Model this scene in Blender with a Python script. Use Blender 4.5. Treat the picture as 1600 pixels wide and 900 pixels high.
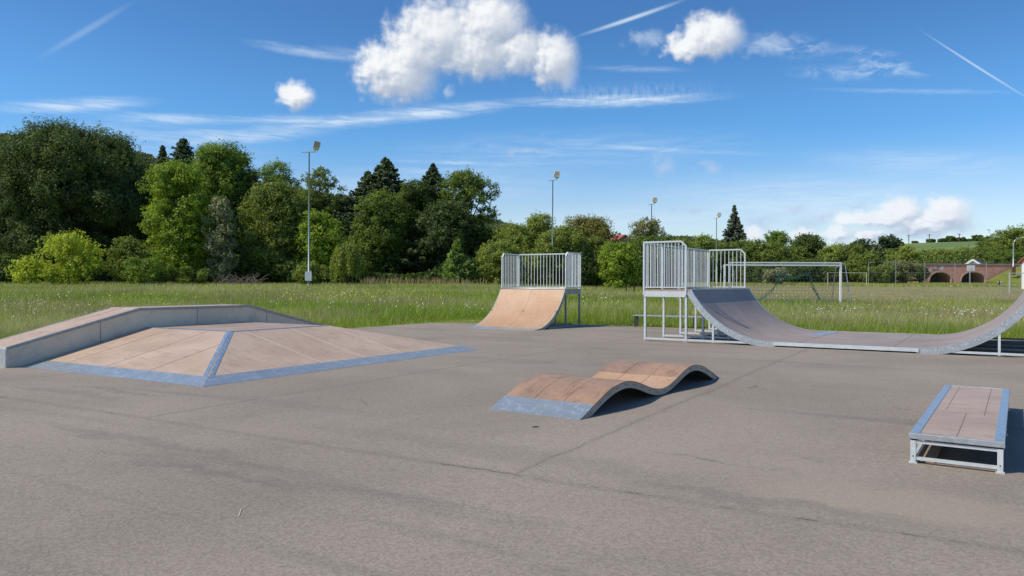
import bpy, math, random
import numpy as np
from mathutils import Matrix, Vector
for o in list(bpy.data.objects): bpy.data.objects.remove(o)
S = bpy.context.scene
COL = S.collection
PI = math.pi
R = math.radians

# ------------------------------------------------------------------ camera
EYE = 1.6; FPX = 1179.0; PITCH = .006; ROLL = .003
cam_d = bpy.data.cameras.new('camera'); cam = bpy.data.objects.new('camera', cam_d); COL.objects.link(cam)
cam_d.sensor_width = 36; cam_d.lens = FPX/1600*36; cam_d.clip_start = .1; cam_d.clip_end = 6000
cam.matrix_world = Matrix.Translation((0, 0, EYE)) @ Matrix.Rotation(PI/2-PITCH, 4, 'X') @ Matrix.Rotation(ROLL, 4, 'Z')
S.camera = cam
S.render.resolution_x = 1024; S.render.resolution_y = 576

def ray(x, y):                 # direction in the world of a point of the 1600x900 photograph, y = 1
    a, b = x-800, y-450
    u = (a*math.cos(ROLL)+b*math.sin(ROLL))/FPX; v = (-a*math.sin(ROLL)+b*math.cos(ROLL))/FPX
    yy = math.cos(PITCH)-math.sin(PITCH)*v; zz = -math.sin(PITCH)-math.cos(PITCH)*v
    return Vector((u/yy, 1, zz/yy))
def at(x, y, Y):
    r = ray(x, y); return Vector((r.x*Y, Y, r.z*Y+EYE))
def azel(x, y):                # azimuth and elevation in hundredths of a radian
    r = ray(x, y); return math.atan2(r.x, r.y)*100, math.atan2(r.z, math.hypot(r.x, r.y))*100

# ------------------------------------------------------------------ light
SUN_EL, SUN_AZ = 49.0, -106.0   # azimuth clockwise from +Y (the view direction)
S.view_settings.view_transform = 'Standard'; S.view_settings.look = 'None'
S.view_settings.exposure = 0.3; S.view_settings.gamma = 1
sd = bpy.data.lights.new('sun', 'SUN'); so = bpy.data.objects.new('sun', sd); COL.objects.link(so)
sd.energy = 3.55; sd.angle = R(.53); sd.color = (1, .915, .74)
el, az = R(SUN_EL), R(SUN_AZ)
sdir = Vector((math.sin(az)*math.cos(el), math.cos(az)*math.cos(el), math.sin(el)))
so.rotation_euler = sdir.to_track_quat('Z', 'Y').to_euler(); so.location = (0, 0, 30)

# ------------------------------------------------------------------ node helpers
class NT:
    def __init__(s, tree): s.t = tree; s.n = tree.nodes; s.l = tree.links
    def put(s, sock, v):
        if isinstance(v, bpy.types.NodeSocket): s.l.new(v, sock)
        elif v is not None: sock.default_value = v
    def node(s, typ, props=None, **ins):
        n = s.n.new(typ)
        for k, v in (props or {}).items(): setattr(n, k, v)
        for k, v in ins.items():
            key = int(k[1:]) if k[0] == 'i' and k[1:].isdigit() else k.replace('_', ' ')
            s.put(n.inputs[key], v)
        return n
    def m(s, op, a, b=None, c=None, clamp=False):
        n = s.n.new('ShaderNodeMath'); n.operation = op; n.use_clamp = clamp
        for i, v in enumerate((a, b, c)): s.put(n.inputs[i], v)
        return n.outputs[0]
    def vm(s, op, a, b=None):
        n = s.n.new('ShaderNodeVectorMath'); n.operation = op
        s.put(n.inputs[0], a); s.put(n.inputs[1], b)
        return n.outputs['Value'] if op == 'LENGTH' else n.outputs[0]
    def noise(s, vec, scale, detail=4, rough=.55, dist=0, color=False):
        n = s.node('ShaderNodeTexNoise', None, Vector=vec, Scale=scale, Detail=detail, Roughness=rough, Distortion=dist)
        return n.outputs['Color' if color else 'Fac']
    def ss(s, v, lo, hi, a=0., b=1.):
        n = s.n.new('ShaderNodeMapRange'); n.interpolation_type = 'SMOOTHSTEP'
        for k, x in zip((0, 1, 2, 3, 4), (v, lo, hi, a, b)): s.put(n.inputs[k], x)
        return n.outputs[0]
    def mix(s, f, a, b, mode='MIX'):
        n = s.n.new('ShaderNodeMix'); n.data_type = 'RGBA'; n.blend_type = mode
        s.put(n.inputs[0], f)
        for i, v in ((6, a), (7, b)): s.put(n.inputs[i], (*v, 1) if isinstance(v, tuple) and len(v) == 3 else v)
        return n.outputs[2]
    def comb(s, x, y, z=0.):
        return s.node('ShaderNodeCombineXYZ', None, X=x, Y=y, Z=z).outputs[0]

# ------------------------------------------------------------------ world: sky with cumulus, contrails and cirrus
w = bpy.data.worlds.new('World'); S.world = w; w.use_nodes = True
N = NT(w.node_tree); N.n.clear()
sky = N.node('ShaderNodeTexSky', dict(sky_type='NISHITA', sun_disc=False, sun_elevation=R(SUN_EL), sun_rotation=R(SUN_AZ), air_density=1.0, dust_density=.55, ozone_density=2.2, altitude=300))
tc = N.node('ShaderNodeTexCoord').outputs['Generated']
sep = N.node('ShaderNodeSeparateXYZ', None, Vector=tc)
azm = N.m('MULTIPLY', N.m('ARCTAN2', sep.outputs[0], sep.outputs[1]), 100)
elv = N.m('MULTIPLY', N.m('ARCSINE', sep.outputs[2]), 100)
P0 = N.comb(azm, elv)
K = 100/FPX                    # one photo pixel in these units
CUM = [(620,112,78,58),(592,104,44,42),(682,56,86,66),(760,36,80,56),(742,78,84,52),(805,78,60,46),(862,92,50,50),(640,84,60,54),
       (461,149,34,25),(1110,56,58,40),(1074,72,46,26),
       (1345,342,46,15),(1380,343,36,18),(1408,335,34,34),(1474,337,42,34),(1440,352,62,14),
       (1307,367,26,18),(1355,369,32,12),(1175,368,22,17),(1256,367,26,12),(1150,372,16,12)]
FAINT = [(1012,62,46,20),(1200,70,52,18),(1190,344,44,17),(1255,349,62,13),(1086,328,32,8),(1050,327,12,8),(1038,260,24,22),(1112,263,20,15),(1245,327,20,12),
         (1338,322,26,4),(820,237,44,7),(1500,358,40,16),(1290,340,44,12),(701,142,14,12),(1440,368,60,10),(888,120,24,26),(1140,62,36,22)]
def cloud_group(name, blobs, amp, sm):
    grp = bpy.data.node_groups.new(name, 'ShaderNodeTree')
    grp.interface.new_socket('P', in_out='INPUT', socket_type='NodeSocketVector')
    grp.interface.new_socket('D', in_out='OUTPUT', socket_type='NodeSocketFloat')
    G = NT(grp); gi = grp.nodes.new('NodeGroupInput'); go = grp.nodes.new('NodeGroupOutput')
    gp = gi.outputs[0]
    q = G.vm('ADD', gp, G.vm('MULTIPLY', G.vm('SUBTRACT', G.noise(gp, .62, 2, .5, 0, True), (.5, .5, .5)), (2.2, 1.8, 0)))
    q = G.vm('ADD', q, G.vm('MULTIPLY', G.vm('SUBTRACT', G.noise(gp, 2.3, 3, .5, 0, True), (.5, .5, .5)), (.40, .40, 0)))
    acc = None
    for (cx, cy, rx, ry) in blobs:
        a, e = azel(cx, cy)
        d = G.m('SUBTRACT', 1., G.vm('LENGTH', G.vm('MULTIPLY', G.vm('SUBTRACT', q, (a, e, 0)), (1/(rx*K), 1/(ry*K), 0))))
        acc = d if acc is None else G.m('SMOOTH_MAX', acc, d, sm)
    nz = G.noise(gp, .62, 7, .5)
    G.l.new(G.m('ADD', acc, G.m('MULTIPLY', G.m('SUBTRACT', nz, .5), amp)), go.inputs[0])
    return grp
gc = cloud_group('cloud_mass', CUM, .56, .11); gf = cloud_group('faint_cloud', FAINT, 1.5, .3)
def cloud(vec, g=gc):
    n = N.n.new('ShaderNodeGroup'); n.node_tree = g; N.put(n.inputs[0], vec); return n.outputs[0]
D = cloud(P0)
D2 = cloud(N.vm('ADD', P0, (-.35, .45, 0)))
D3 = cloud(N.vm('ADD', P0, (-1.5, 2.5, 0)))
alpha = N.m('MULTIPLY', N.ss(D, -.02, .58), .985)
lit = N.ss(N.m('ADD', N.m('MULTIPLY', N.m('SUBTRACT', D, D2), 1.25), N.m('MULTIPLY', N.m('SUBTRACT', D, D3), .62)), -.46, .70)
soft = N.noise(P0, .35, 4, .55)
lit = N.m('MULTIPLY', lit, N.m('ADD', .72, N.m('MULTIPLY', soft, .5)), clamp=True)
ccol = N.mix(lit, (.36, .42, .52), (.77, .785, .80))
low = N.ss(elv, 4., 14.)
ccol = N.mix(N.m('MULTIPLY', N.m('SUBTRACT', 1., low), .28), ccol, (.42, .55, .74))
fa = N.m('MULTIPLY', N.ss(cloud(P0, gf), .0, 1.1), .62)
# contrails and cirrus: long soft ellipses with stretched noise
STR = [  # x0 y0 x1 y1 half-width strength wispy
 (40,102,222,-6,5,.13,0),(360,60,565,96,6,.34,1),(470,70,620,100,9,.16,1),(884,62,1090,-8,3.6,.5,0),(1423,37,1640,174,1.6,.4,0),
 (-60,171,275,156,8,.55,1),(100,176,420,190,6,.4,1),(320,186,640,190,8,.5,1),(470,190,850,156,9,.6,1),(740,158,1180,148,7,.6,1),
 (780,152,1180,136,14,.11,2),(170,220,560,200,10,.42,1),(560,249,900,257,3,.3,1),(860,221,1260,243,3,.22,1),(480,262,860,268,4,.16,1),
 (1140,62,1330,80,13,.26,3),(1290,74,1470,116,11,.3,3),(890,104,1110,109,4,.2,1),(1200,112,1490,112,9,.2,3),(1230,137,1640,143,3,.2,1),
 (-50,196,420,210,16,.14,1),(300,300,1000,280,26,.22,1),(900,300,1700,290,24,.22,1),(1000,330,1700,322,18,.24,1),(1200,240,1700,262,16,.2,1),(-100,260,500,240,30,.16,1),(500,230,1300,215,26,.16,1),(700,345,1250,340,18,.22,1),(560,190,760,176,5,.2,1)]
wsp = N.noise(N.vm('MULTIPLY', P0, (.16, 1.5, 1)), 1.0, 6, .62, .6)
wsp = N.ss(wsp, .34, .68)
wsp2 = N.ss(N.noise(N.vm('MULTIPLY', P0, (.9, .38, 1)), 1.2, 7, .7, 1.6), .36, .66)
wsp3 = N.ss(N.noise(N.vm('MULTIPLY', P0, (.35, .8, 1)), 1., 6, .6, .8), .38, .68)
fz = N.vm('ADD', P0, N.vm('MULTIPLY', N.vm('SUBTRACT', N.noise(P0, .55, 4, .6, 0, True), (.5, .5, .5)), (.6, .45, 0)))
ci = None
for (x0, y0, x1, y1, hw, st, kind) in STR:
    a0, e0 = azel(x0, y0); a1, e1 = azel(x1, y1)
    L = math.hypot(a1-a0, e1-e0)/2
    mp = N.node('ShaderNodeMapping', dict(vector_type='TEXTURE'), Vector=(fz if kind else P0), Location=((a0+a1)/2, (e0+e1)/2, 0), Rotation=(0, 0, math.atan2(e1-e0, a1-a0)), Scale=(L, hw*K*(1.7 if kind else 1.3), 1))
    f = N.m('MULTIPLY', N.ss(N.vm('LENGTH', mp.outputs[0]), 1., 0.), st*1.45)
    if kind == 1: f = N.m('MULTIPLY', f, N.m('ADD', N.m('MULTIPLY', wsp, .75), .3))
    if kind == 2: f = N.m('MULTIPLY', f, N.m('MULTIPLY', wsp2, 1.5))
    if kind == 3: f = N.m('MULTIPLY', f, N.m('MULTIPLY', wsp3, 1.3))
    ci = f if ci is None else N.m('ADD', ci, f)
ci = N.m('MINIMUM', ci, .8)
grade = N.mix(N.ss(elv, 7., 20.), (1.0, 1.03, 1.12), (.47, .86, 1.16))
grade = N.mix(N.ss(elv, 20., 34.), grade, (.40, .73, 1.03))
base = N.mix(1., sky.outputs[0], grade, 'MULTIPLY')
# clouds are given in display units, so bring them up to the strength used below
STRN = .105
col = N.mix(ci, base, (.60/STRN, .70/STRN, .80/STRN))
ccol = N.mix(1., ccol, (1/STRN, 1/STRN, 1/STRN), 'MULTIPLY')
col = N.mix(fa, col, (.40/STRN, .50/STRN, .66/STRN))
col = N.mix(alpha, col, ccol)
bg = N.node('ShaderNodeBackground', None, Color=col, Strength=STRN)
wo = N.node('ShaderNodeOutputWorld'); N.l.new(bg.outputs[0], wo.inputs[0])
w.cycles.sampling_method = 'MANUAL'; w.cycles.sample_map_resolution = 512

# ------------------------------------------------------------------ materials
def mat(name):
    m = bpy.data.materials.new(name); m.use_nodes = True
    T = NT(m.node_tree); T.n.clear()
    out = T.n.new('ShaderNodeOutputMaterial')
    return m, T, out
def bsdf(T, out, **k):
    b = T.node('ShaderNodeBsdfPrincipled', None, **k); T.l.new(b.outputs[0], out.inputs[0]); return b
def bump(T, h, strength, dist):
    return T.node('ShaderNodeBump', None, Strength=strength, Distance=dist, Height=h).outputs[0]
def objco(T): return T.node('ShaderNodeTexCoord').outputs['Object']

def m_simple(name, c, rough=.5, metal=0., var=.12, scale=3., bumpd=0.):
    m, T, out = mat(name); p = objco(T)
    n = T.noise(p, scale, 5, .6)
    k = T.m('ADD', 1-var, T.m('MULTIPLY', n, 2*var))
    cc = T.mix(1., tuple(c), T.comb(k, k, k), 'MULTIPLY')
    b = bsdf(T, out, Base_Color=cc, Roughness=T.m('ADD', rough-.08, T.m('MULTIPLY', n, .16)), Metallic=metal)
    if bumpd: T.l.new(bump(T, T.noise(p, scale*8, 3), .5, bumpd), b.inputs['Normal'])
    return m

def m_galv(name, c=(.55, .57, .58), rough=.42, metal=.75, con=1.):
    m, T, out = mat(name); p = objco(T)
    v = T.node('ShaderNodeTexVoronoi', None, Vector=p, Scale=22.).outputs['Color']
    sp = T.node('ShaderNodeSeparateColor', None, Color=v).outputs[0]
    n = T.noise(p, 2.2, 6, .65)
    k = T.m('ADD', 1-.38*con, T.m('ADD', T.m('MULTIPLY', sp, .22*con), T.m('MULTIPLY', n, .42*con)))
    cc = T.mix(1., tuple(c), T.comb(k, k, k), 'MULTIPLY')
    rs = T.ss(T.noise(p, 1.3, 6, .7), .62, .75)
    cc = T.mix(T.m('MULTIPLY', rs, .25), cc, (.36, .30, .22))
    bsdf(T, out, Base_Color=cc, Roughness=T.m('ADD', rough-.1, T.m('MULTIPLY', n, .25)), Metallic=metal)
    return m

def m_toe(name):               # scuffed zinc plate
    m, T, out = mat(name); p = objco(T)
    n = T.noise(p, 1.6, 6, .65)
    sc = T.noise(T.vm('MULTIPLY', p, (3., 14., 3.)), 1.4, 6, .75, 1.2)
    sc2 = T.noise(T.vm('MULTIPLY', p, (13., 3., 3.)), 1.2, 5, .75, 1.)
    s = T.m('MAXIMUM', T.ss(sc, .55, .60), T.ss(sc2, .56, .61))
    cc = T.mix(n, (.29, .34, .375), (.45, .49, .52))
    cc = T.mix(T.m('MULTIPLY', s, .4), cc, (.80, .82, .83))
    bsdf(T, out, Base_Color=cc, Roughness=T.m('ADD', .3, T.m('MULTIPLY', n, .16)), Metallic=.55)
    return m

def m_ply(name, c1, c2, dark=(.16, .10, .075), wear=.5, along=(1., 6., 1.), rough=.55, dirt=.5):
    m, T, out = mat(name); p = objco(T)
    big = T.noise(p, .9, 6, .65, .3)
    st = T.noise(T.vm('MULTIPLY', p, along), 2.2, 6, .7, .4)
    fine = T.noise(p, 34., 4, .7)
    spk = T.noise(p, 9., 5, .75)
    cc = T.mix(T.ss(big, .34, .66), tuple(c1), tuple(c2))
    cc = T.mix(T.m('MULTIPLY', T.ss(st, .50, .72), wear), cc, dark)
    cc = T.mix(T.m('MULTIPLY', T.ss(spk, .52, .72), dirt*.6), cc, dark)
    k = T.m('ADD', .88, T.m('MULTIPLY', fine, .24))
    cc = T.mix(1., cc, T.comb(k, k, k), 'MULTIPLY')
    cc = T.mix(T.m('MULTIPLY', T.ss(T.noise(p, 4., 7, .8, 1.5), .66, .74), .3), cc, (.62, .55, .5))
    for sc_, w_, sd_ in ((1.1, .0045, 3.), (1.9, .004, 17.)):
        q = T.vm('ADD', p, (sd_, sd_, sd_)); f = T.m('ABSOLUTE', T.m('SUBTRACT', T.noise(q, sc_, 2, .4, .4), .5))
        mk = T.m('MULTIPLY', T.ss(f, w_, w_*.3), T.ss(T.noise(q, 1.7, 3, .5), .5, .62))
        cc = T.mix(T.m('MULTIPLY', mk, .45), cc, (dark[0]*.6, dark[1]*.6, dark[2]*.6))
    b = bsdf(T, out, Base_Color=cc, Roughness=T.m('ADD', rough-.06, T.m('MULTIPLY', st, .14)))
    b.inputs['Specular IOR Level'].default_value = .32
    T.l.new(bump(T, fine, .25, .002), b.inputs['Normal'])
    return m

M = {}
M['galv'] = m_galv('galvanised_steel')
M['bright'] = m_galv('bright_galvanised_steel', (.62, .655, .675), .48, .3, .6)
M['dull'] = m_galv('dull_galvanised_steel', (.34, .36, .36), .55, .4)
M['toe'] = m_toe('scuffed_zinc_plate')
M['edge'] = m_galv('blue_zinc_edge', (.47, .54, .60), .3, .65)
M['ply_pink'] = m_ply('pink_brown_panel', (.54, .40, .305), (.45, .32, .235), (.27, .185, .135), .55, (1., 5., 1.), .5, .6)
M['ply_deck'] = m_ply('grey_pink_panel', (.45, .335, .265), (.36, .265, .21), (.19, .14, .115), .6, (1., 5., 1.), .5, .3)
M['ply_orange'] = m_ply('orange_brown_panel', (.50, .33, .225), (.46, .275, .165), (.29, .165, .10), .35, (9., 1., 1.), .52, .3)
M['ply_wave'] = m_ply('rusty_brown_panel', (.41, .25, .16), (.30, .195, .14), (.14, .095, .07), .6, (3., 1., 1.), .5, .95)
M['ply_half'] = m_ply('purple_grey_panel', (.34, .275, .245), (.275, .22, .20), (.16, .13, .12), .55, (1., 7., 1.), .58, .35)
M['ply_raw'] = m_ply('bare_wood', (.45, .27, .15), (.38, .22, .12), (.2, .12, .07), .4, (6., 1., 1.), .7, .4)
M['ledge_side'] = m_ply('weathered_grey_board', (.70, .63, .49), (.56, .52, .43), (.36, .34, .31), .6, (1., 1., 1.), .38, .25)
M['wave_side'] = m_ply('grey_board_edge', (.42, .40, .34), (.35, .34, .29), (.2, .19, .16), .4, (1., 1., 1.), .6, .4)
M['light_seam'] = m_simple('joint_glint', (.62, .55, .46), .4)  # pale colour paints the light shining along the side ramp's joints
M['dark_seam'] = m_simple('dark_joint_gap', (.15, .11, .09), .8)
M['bolt'] = m_simple('bright_screw_head', (.8, .8, .78), .35, .4)
M['hole'] = m_simple('dark_screw_hole', (.05, .05, .05), .8)
M['black'] = m_simple('dark_painted_metal', (.035, .04, .04), .5)
M['white'] = m_simple('white_paint', (.78, .79, .78), .45, 0, .06)
M['cream'] = m_simple('cream_paint', (.62, .61, .45), .5, 0, .1)
M['green_pole'] = m_simple('greenish_grey_pole', (.30, .36, .35), .5, .3, .15, 1.5)
M['lamp_glass'] = m_simple('lamp_glass', (.20, .20, .15), .15, 0, .3, 6)
M['net'] = m_simple('green_net_cord', (.02, .13, .10), .8)
M['netgrey'] = m_simple('grey_net_cord', (.10, .12, .12), .8)
M['bark'] = m_simple('bark', (.085, .07, .055), .9, 0, .35, 3., .03)
M['roof_red'] = m_simple('red_roof_tiles', (.30, .085, .06), .8, 0, .25, 1.5)
M['roof_dark'] = m_simple('dark_slate_roof', (.055, .065, .08), .6, 0, .2, 1.)
M['wall_white'] = m_simple('white_render', (.75, .74, .72), .8, 0, .05, 1.)
M['wall_brick'] = m_simple('brown_brick_wall', (.30, .17, .12), .9, 0, .25, 5.)
M['stone_dark'] = m_simple('dark_arch_stone', (.48, .31, .25), .9, 0, .2, 2.)
M['dark_inside'] = m_simple('unlit_stone', (.06, .06, .05), .9, 0, .3, 1.)
M['glass'] = m_simple('window_glass', (.05, .06, .07), .1)
M['brown_post'] = m_simple('brown_post', (.16, .07, .05), .8)

def m_bridge():
    m, T, out = mat('red_sandstone_blocks'); p = objco(T)
    q = T.node('ShaderNodeMapping', None, Vector=p, Rotation=(PI/2, 0, 0)).outputs[0]
    b = T.node('ShaderNodeTexBrick', None, Vector=q, Color1=(.72, .33, .24, 1), Color2=(.60, .26, .20, 1), Mortar=(.44, .29, .23, 1), Scale=1., Mortar_Size=.035, Brick_Width=.75, Row_Height=.36)
    n = T.noise(p, .8, 6, .7)
    cc = T.mix(T.ss(n, .45, .75), b.outputs[0], (.44, .24, .19))
    cc = T.mix(T.m('MULTIPLY', T.ss(T.noise(p, .35, 5, .7), .55, .8), .4), cc, (.24, .13, .10))
    bsdf(T, out, Base_Color=cc, Roughness=.9)
    return m
M['bridge'] = m_bridge()

PARK = (-4.73, 11.548); PA = -.534                      # frame of the paved area
pu = (math.cos(PA), math.sin(PA)); pv = (-pu[1], pu[0])
def pk(t, s): return PARK[0]+pu[0]*t+pv[0]*s, PARK[1]+pu[1]*t+pv[1]*s

def m_asphalt():
    m, T, out = mat('worn_asphalt'); p = objco(T)       # object frame = park frame
    xs = T.node('ShaderNodeSeparateXYZ', None, Vector=p); t, s = xs.outputs[0], xs.outputs[1]
    big = T.noise(p, .22, 6, .6, .6)
    mid = T.noise(T.vm('MULTIPLY', p, (1., .45, 1.)), .9, 6, .65, .5)
    strk = T.noise(T.vm('MULTIPLY', p, (.14, 1.5, 1.)), .9, 6, .6, .8)
    ag = T.noise(p, 75., 3, .8)
    ag2 = T.node('ShaderNodeTexVoronoi', None, Vector=p, Scale=60.).outputs['Color']
    ag2 = T.node('ShaderNodeSeparateColor', None, Color=ag2).outputs[0]
    cc = T.mix(T.ss(big, .3, .7), (.234, .198, .165), (.300, .253, .210))
    cc = T.mix(T.m('MULTIPLY', T.ss(mid, .50, .74), .30), cc, (.315, .268, .228))
    cc = T.mix(T.m('MULTIPLY', T.ss(strk, .53, .72), .4), cc, (.135, .125, .12))
    k = T.m('ADD', .58, T.m('ADD', T.m('MULTIPLY', ag, .50), T.m('MULTIPLY', ag2, .34)))
    cc = T.mix(1., cc, T.comb(k, k, k), 'MULTIPLY')
    # fine pale and dark chippings
    ch = T.noise(p, 38., 2, .5)
    cc = T.mix(T.m('MULTIPLY', T.ss(ch, .68, .76), .4), cc, (.46, .42, .38))
    cc = T.mix(T.m('MULTIPLY', T.ss(ch, .33, .26), .5), cc, (.09, .085, .08))
    wob = T.m('MULTIPLY', T.m('SUBTRACT', T.noise(p, .8, 6, .7), .5), .22)
    wob2 = T.m('MULTIPLY', T.m('SUBTRACT', T.noise(p, 6., 4, .7), .5), .05)
    wb = T.m('ADD', wob, wob2)
    def seam(c, co, wid, lo, hi, seed, lim=None, amt=.75, wide=.16, wamt=.22):
        global_c = T.m('ABSOLUTE', T.m('SUBTRACT', T.m('ADD', co, wb), c))
        mask = T.ss(T.noise(T.vm('ADD', p, (seed, seed*2, 0)), .9, 4, .6), lo, hi)
        l1 = T.m('MULTIPLY', T.ss(global_c, wid, wid*.3), T.m('MULTIPLY', mask, amt))
        l2 = T.m('MULTIPLY', T.ss(global_c, wide, 0.), wamt)
        r = T.m('MAXIMUM', l1, l2)
        if lim is not None: r = T.m('MULTIPLY', r, lim)
        return r
    ge = lambda v, a: T.ss(v, a-.02, a+.02)
    dk = seam(-2.1, s, .02, .52, .60, 3., None, .7, .12, .16)
    dk = T.m('MAXIMUM', dk, seam(1.68, t, .014, .32, .5, 11., ge(s, -2.1), .55, .09, .10))
    dk = T.m('MAXIMUM', dk, seam(6.75, t, .020, .3, .5, 19., ge(s, -2.1), .42, .11, .11))
    dk = T.m('MAXIMUM', dk, seam(11.8, t, .014, .35, .5, 29., ge(s, -2.1), .5, .08, .1))
    dk = T.m('MAXIMUM', dk, seam(-3.4, t, .014, .35, .5, 39., ge(s, -2.1), .5, .08, .1))
    dk = T.m('MAXIMUM', dk, seam(-7.1, s, .014, .45, .6, 49., None, .4, .1, .08))
    cc = T.mix(dk, cc, (.055, .052, .05))
    # hairline cracks that branch, in a few places only
    vq = T.vm('ADD', p, T.vm('MULTIPLY', T.vm('SUBTRACT', T.noise(p, 1.3, 5, .7, 0, True), (.5, .5, .5)), (.9, .9, 0)))
    ve = T.node('ShaderNodeTexVoronoi', dict(feature='DISTANCE_TO_EDGE'), Vector=vq, Scale=.42).outputs['Distance']
    vk = T.m('MULTIPLY', T.ss(ve, .006, .001), T.ss(T.noise(T.vm('ADD', p, (7., 3., 0)), .35, 3, .5), .54, .64))
    cc = T.mix(T.m('MULTIPLY', vk, .55), cc, (.07, .065, .06))
    # pale silty patches left where puddles dry
    def patch(ct, cs, rt, rs, amt, c):
        q = T.vm('MULTIPLY', T.vm('SUBTRACT', T.vm('ADD', p, T.vm('MULTIPLY', T.vm('SUBTRACT', T.noise(p, 1.6, 5, .7, 0, True), (.5, .5, .5)), (1.1, 1.1, 0))), (ct, cs, 0)), (1/rt, 1/rs, 0))
        return T.mix(T.m('MULTIPLY', T.ss(T.vm('LENGTH', q), 1., .35), amt), cc, c)
    cc = patch(9.6, -1.4, 1.5, .65, .45, (.36, .30, .235))
    cc = patch(8.2, -.7, 2.2, .7, .25, (.33, .28, .23))
    cc = patch(5.9, -1.45, 2.6, .4, .2, (.14, .13, .12))
    cc = patch(2.9, -2.9, 2.6, .16, .3, (.13, .12, .11))
    cc = patch(4.6, -3.35, 1.2, .14, .3, (.13, .12, .11))
    cc = patch(-.8, -.9, 1.5, .13, .4, (.14, .13, .12))
    cc = patch(8.8, -1.8, 1.5, .22, .28, (.13, .12, .11))
    cc = patch(3.6, -3.3, 1.9, .22, .15, (.14, .125, .12))
    cc = patch(-1.0, -1.4, 1.8, .25, .3, (.14, .125, .12))
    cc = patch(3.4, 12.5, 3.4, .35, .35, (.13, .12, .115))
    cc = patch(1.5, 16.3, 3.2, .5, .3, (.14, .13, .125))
    b = bsdf(T, out, Base_Color=cc, Roughness=.88)
    b.inputs['Specular IOR Level'].default_value = .25
    T.l.new(bump(T, T.m('ADD', T.m('MULTIPLY', ag, .7), T.m('MULTIPLY', T.noise(p, 30., 3), .6)), .8, .006), b.inputs['Normal'])
    return m
M['asphalt'] = m_asphalt()

def m_ground():
    m, T, out = mat('meadow_soil_and_grass'); p = objco(T)
    xs = T.node('ShaderNodeSeparateXYZ', None, Vector=p)
    a = T.noise(p, .35, 6, .65); b_ = T.noise(p, 3.2, 6, .7)
    cc = T.mix(T.ss(a, .35, .65), (.18, .22, .035), (.25, .25, .05))
    cc = T.mix(T.ss(b_, .4, .7), cc, (.055, .085, .02))
    # the mown playing field beyond the tall grass on the right is dry and brown
    yy = T.m('ADD', xs.outputs[1], T.m('MULTIPLY', T.m('SUBTRACT', T.noise(T.vm('MULTIPLY', p, (.05, .3, 1)), 1., 5, .65), .5), 26.))
    fld = T.m('MULTIPLY', T.m('MULTIPLY', T.ss(xs.outputs[1], 49., 54.), T.ss(yy, 152., 128.)), T.ss(T.m('SUBTRACT', xs.outputs[0], T.m('MULTIPLY', xs.outputs[1], .16)), 0., 6.))
    dry = T.mix(T.ss(T.noise(T.vm('MULTIPLY', p, (.12, .5, 1)), 1., 7, .7), .36, .64), (.285, .235, .14), (.21, .215, .08))
    dry = T.mix(T.m('MULTIPLY', T.ss(T.noise(T.vm('MULTIPLY', p, (.5, 1.2, 1)), 1.3, 5, .8), .56, .7), .7), dry, (.42, .36, .27))
    cc = T.mix(fld, cc, dry)
    b = bsdf(T, out, Base_Color=cc, Roughness=.95)
    b.inputs['Specular IOR Level'].default_value = .1
    T.l.new(bump(T, b_, .8, .08), b.inputs['Normal'])
    return m
M['ground'] = m_ground()

def m_leaf(name, c, var=.45, trans=.3, hue=.0, gloss=.18):
    m, T, out = mat(name)
    t = T.node('ShaderNodeAttribute', dict(attribute_name='tint', attribute_type='GEOMETRY')).outputs['Fac']
    k = T.m('ADD', 1-var, T.m('MULTIPLY', t, 2*var))
    warm = (c[0]*1.22+.01, c[1]*1.12, c[2]*.8)
    cc = T.mix(t, (c[0]*.85, c[1]*.95, c[2]*1.1), warm)
    cc = T.mix(1., cc, T.comb(k, k, k), 'MULTIPLY')
    d = T.node('ShaderNodeBsdfPrincipled', None, Base_Color=cc, Roughness=.6)
    d.inputs['Specular IOR Level'].default_value = gloss
    tr = T.node('ShaderNodeBsdfTranslucent', None, Color=T.mix(1., cc, (1.25, 1.25, .6), 'MULTIPLY'))
    mx = T.node('ShaderNodeMixShader', None, Fac=trans, i1=d.outputs[0], i2=tr.outputs[0])
    T.l.new(mx.outputs[0], out.inputs[0])
    return m
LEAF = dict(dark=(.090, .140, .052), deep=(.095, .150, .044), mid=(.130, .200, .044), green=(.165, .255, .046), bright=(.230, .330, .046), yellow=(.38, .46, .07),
            olive=(.180, .240, .060), grey=(.23, .25, .125), silver=(.27, .30, .20), spruce=(.065, .105, .052), blue=(.105, .135, .095), larch=(.17, .27, .08),
            brown=(.21, .205, .062), willow=(.235, .300, .076), reed=(.32, .26, .17), far=(.08, .115, .065))
for k_, c_ in LEAF.items(): M['leaf_'+k_] = m_leaf('foliage_'+k_, c_, .42, .2 if k_ in ('spruce', 'blue') else .36)

def m_grass():
    m, T, out = mat('grass_blades')
    c = T.node('ShaderNodeAttribute', dict(attribute_name='bladecol', attribute_type='GEOMETRY')).outputs['Color']
    d = T.node('ShaderNodeBsdfDiffuse', None, Color=c)
    tr = T.node('ShaderNodeBsdfTranslucent', None, Color=c)
    mx = T.node('ShaderNodeMixShader', None, Fac=.45, i1=d.outputs[0], i2=tr.outputs[0])
    T.l.new(mx.outputs[0], out.inputs[0]); return m
M['grass'] = m_grass()
M['petal'] = m_simple('white_petals', (.85, .85, .80), .6, 0, .03)
M['buttercup'] = m_simple('yellow_petals', (.75, .58, .05), .6, 0, .05)

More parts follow.
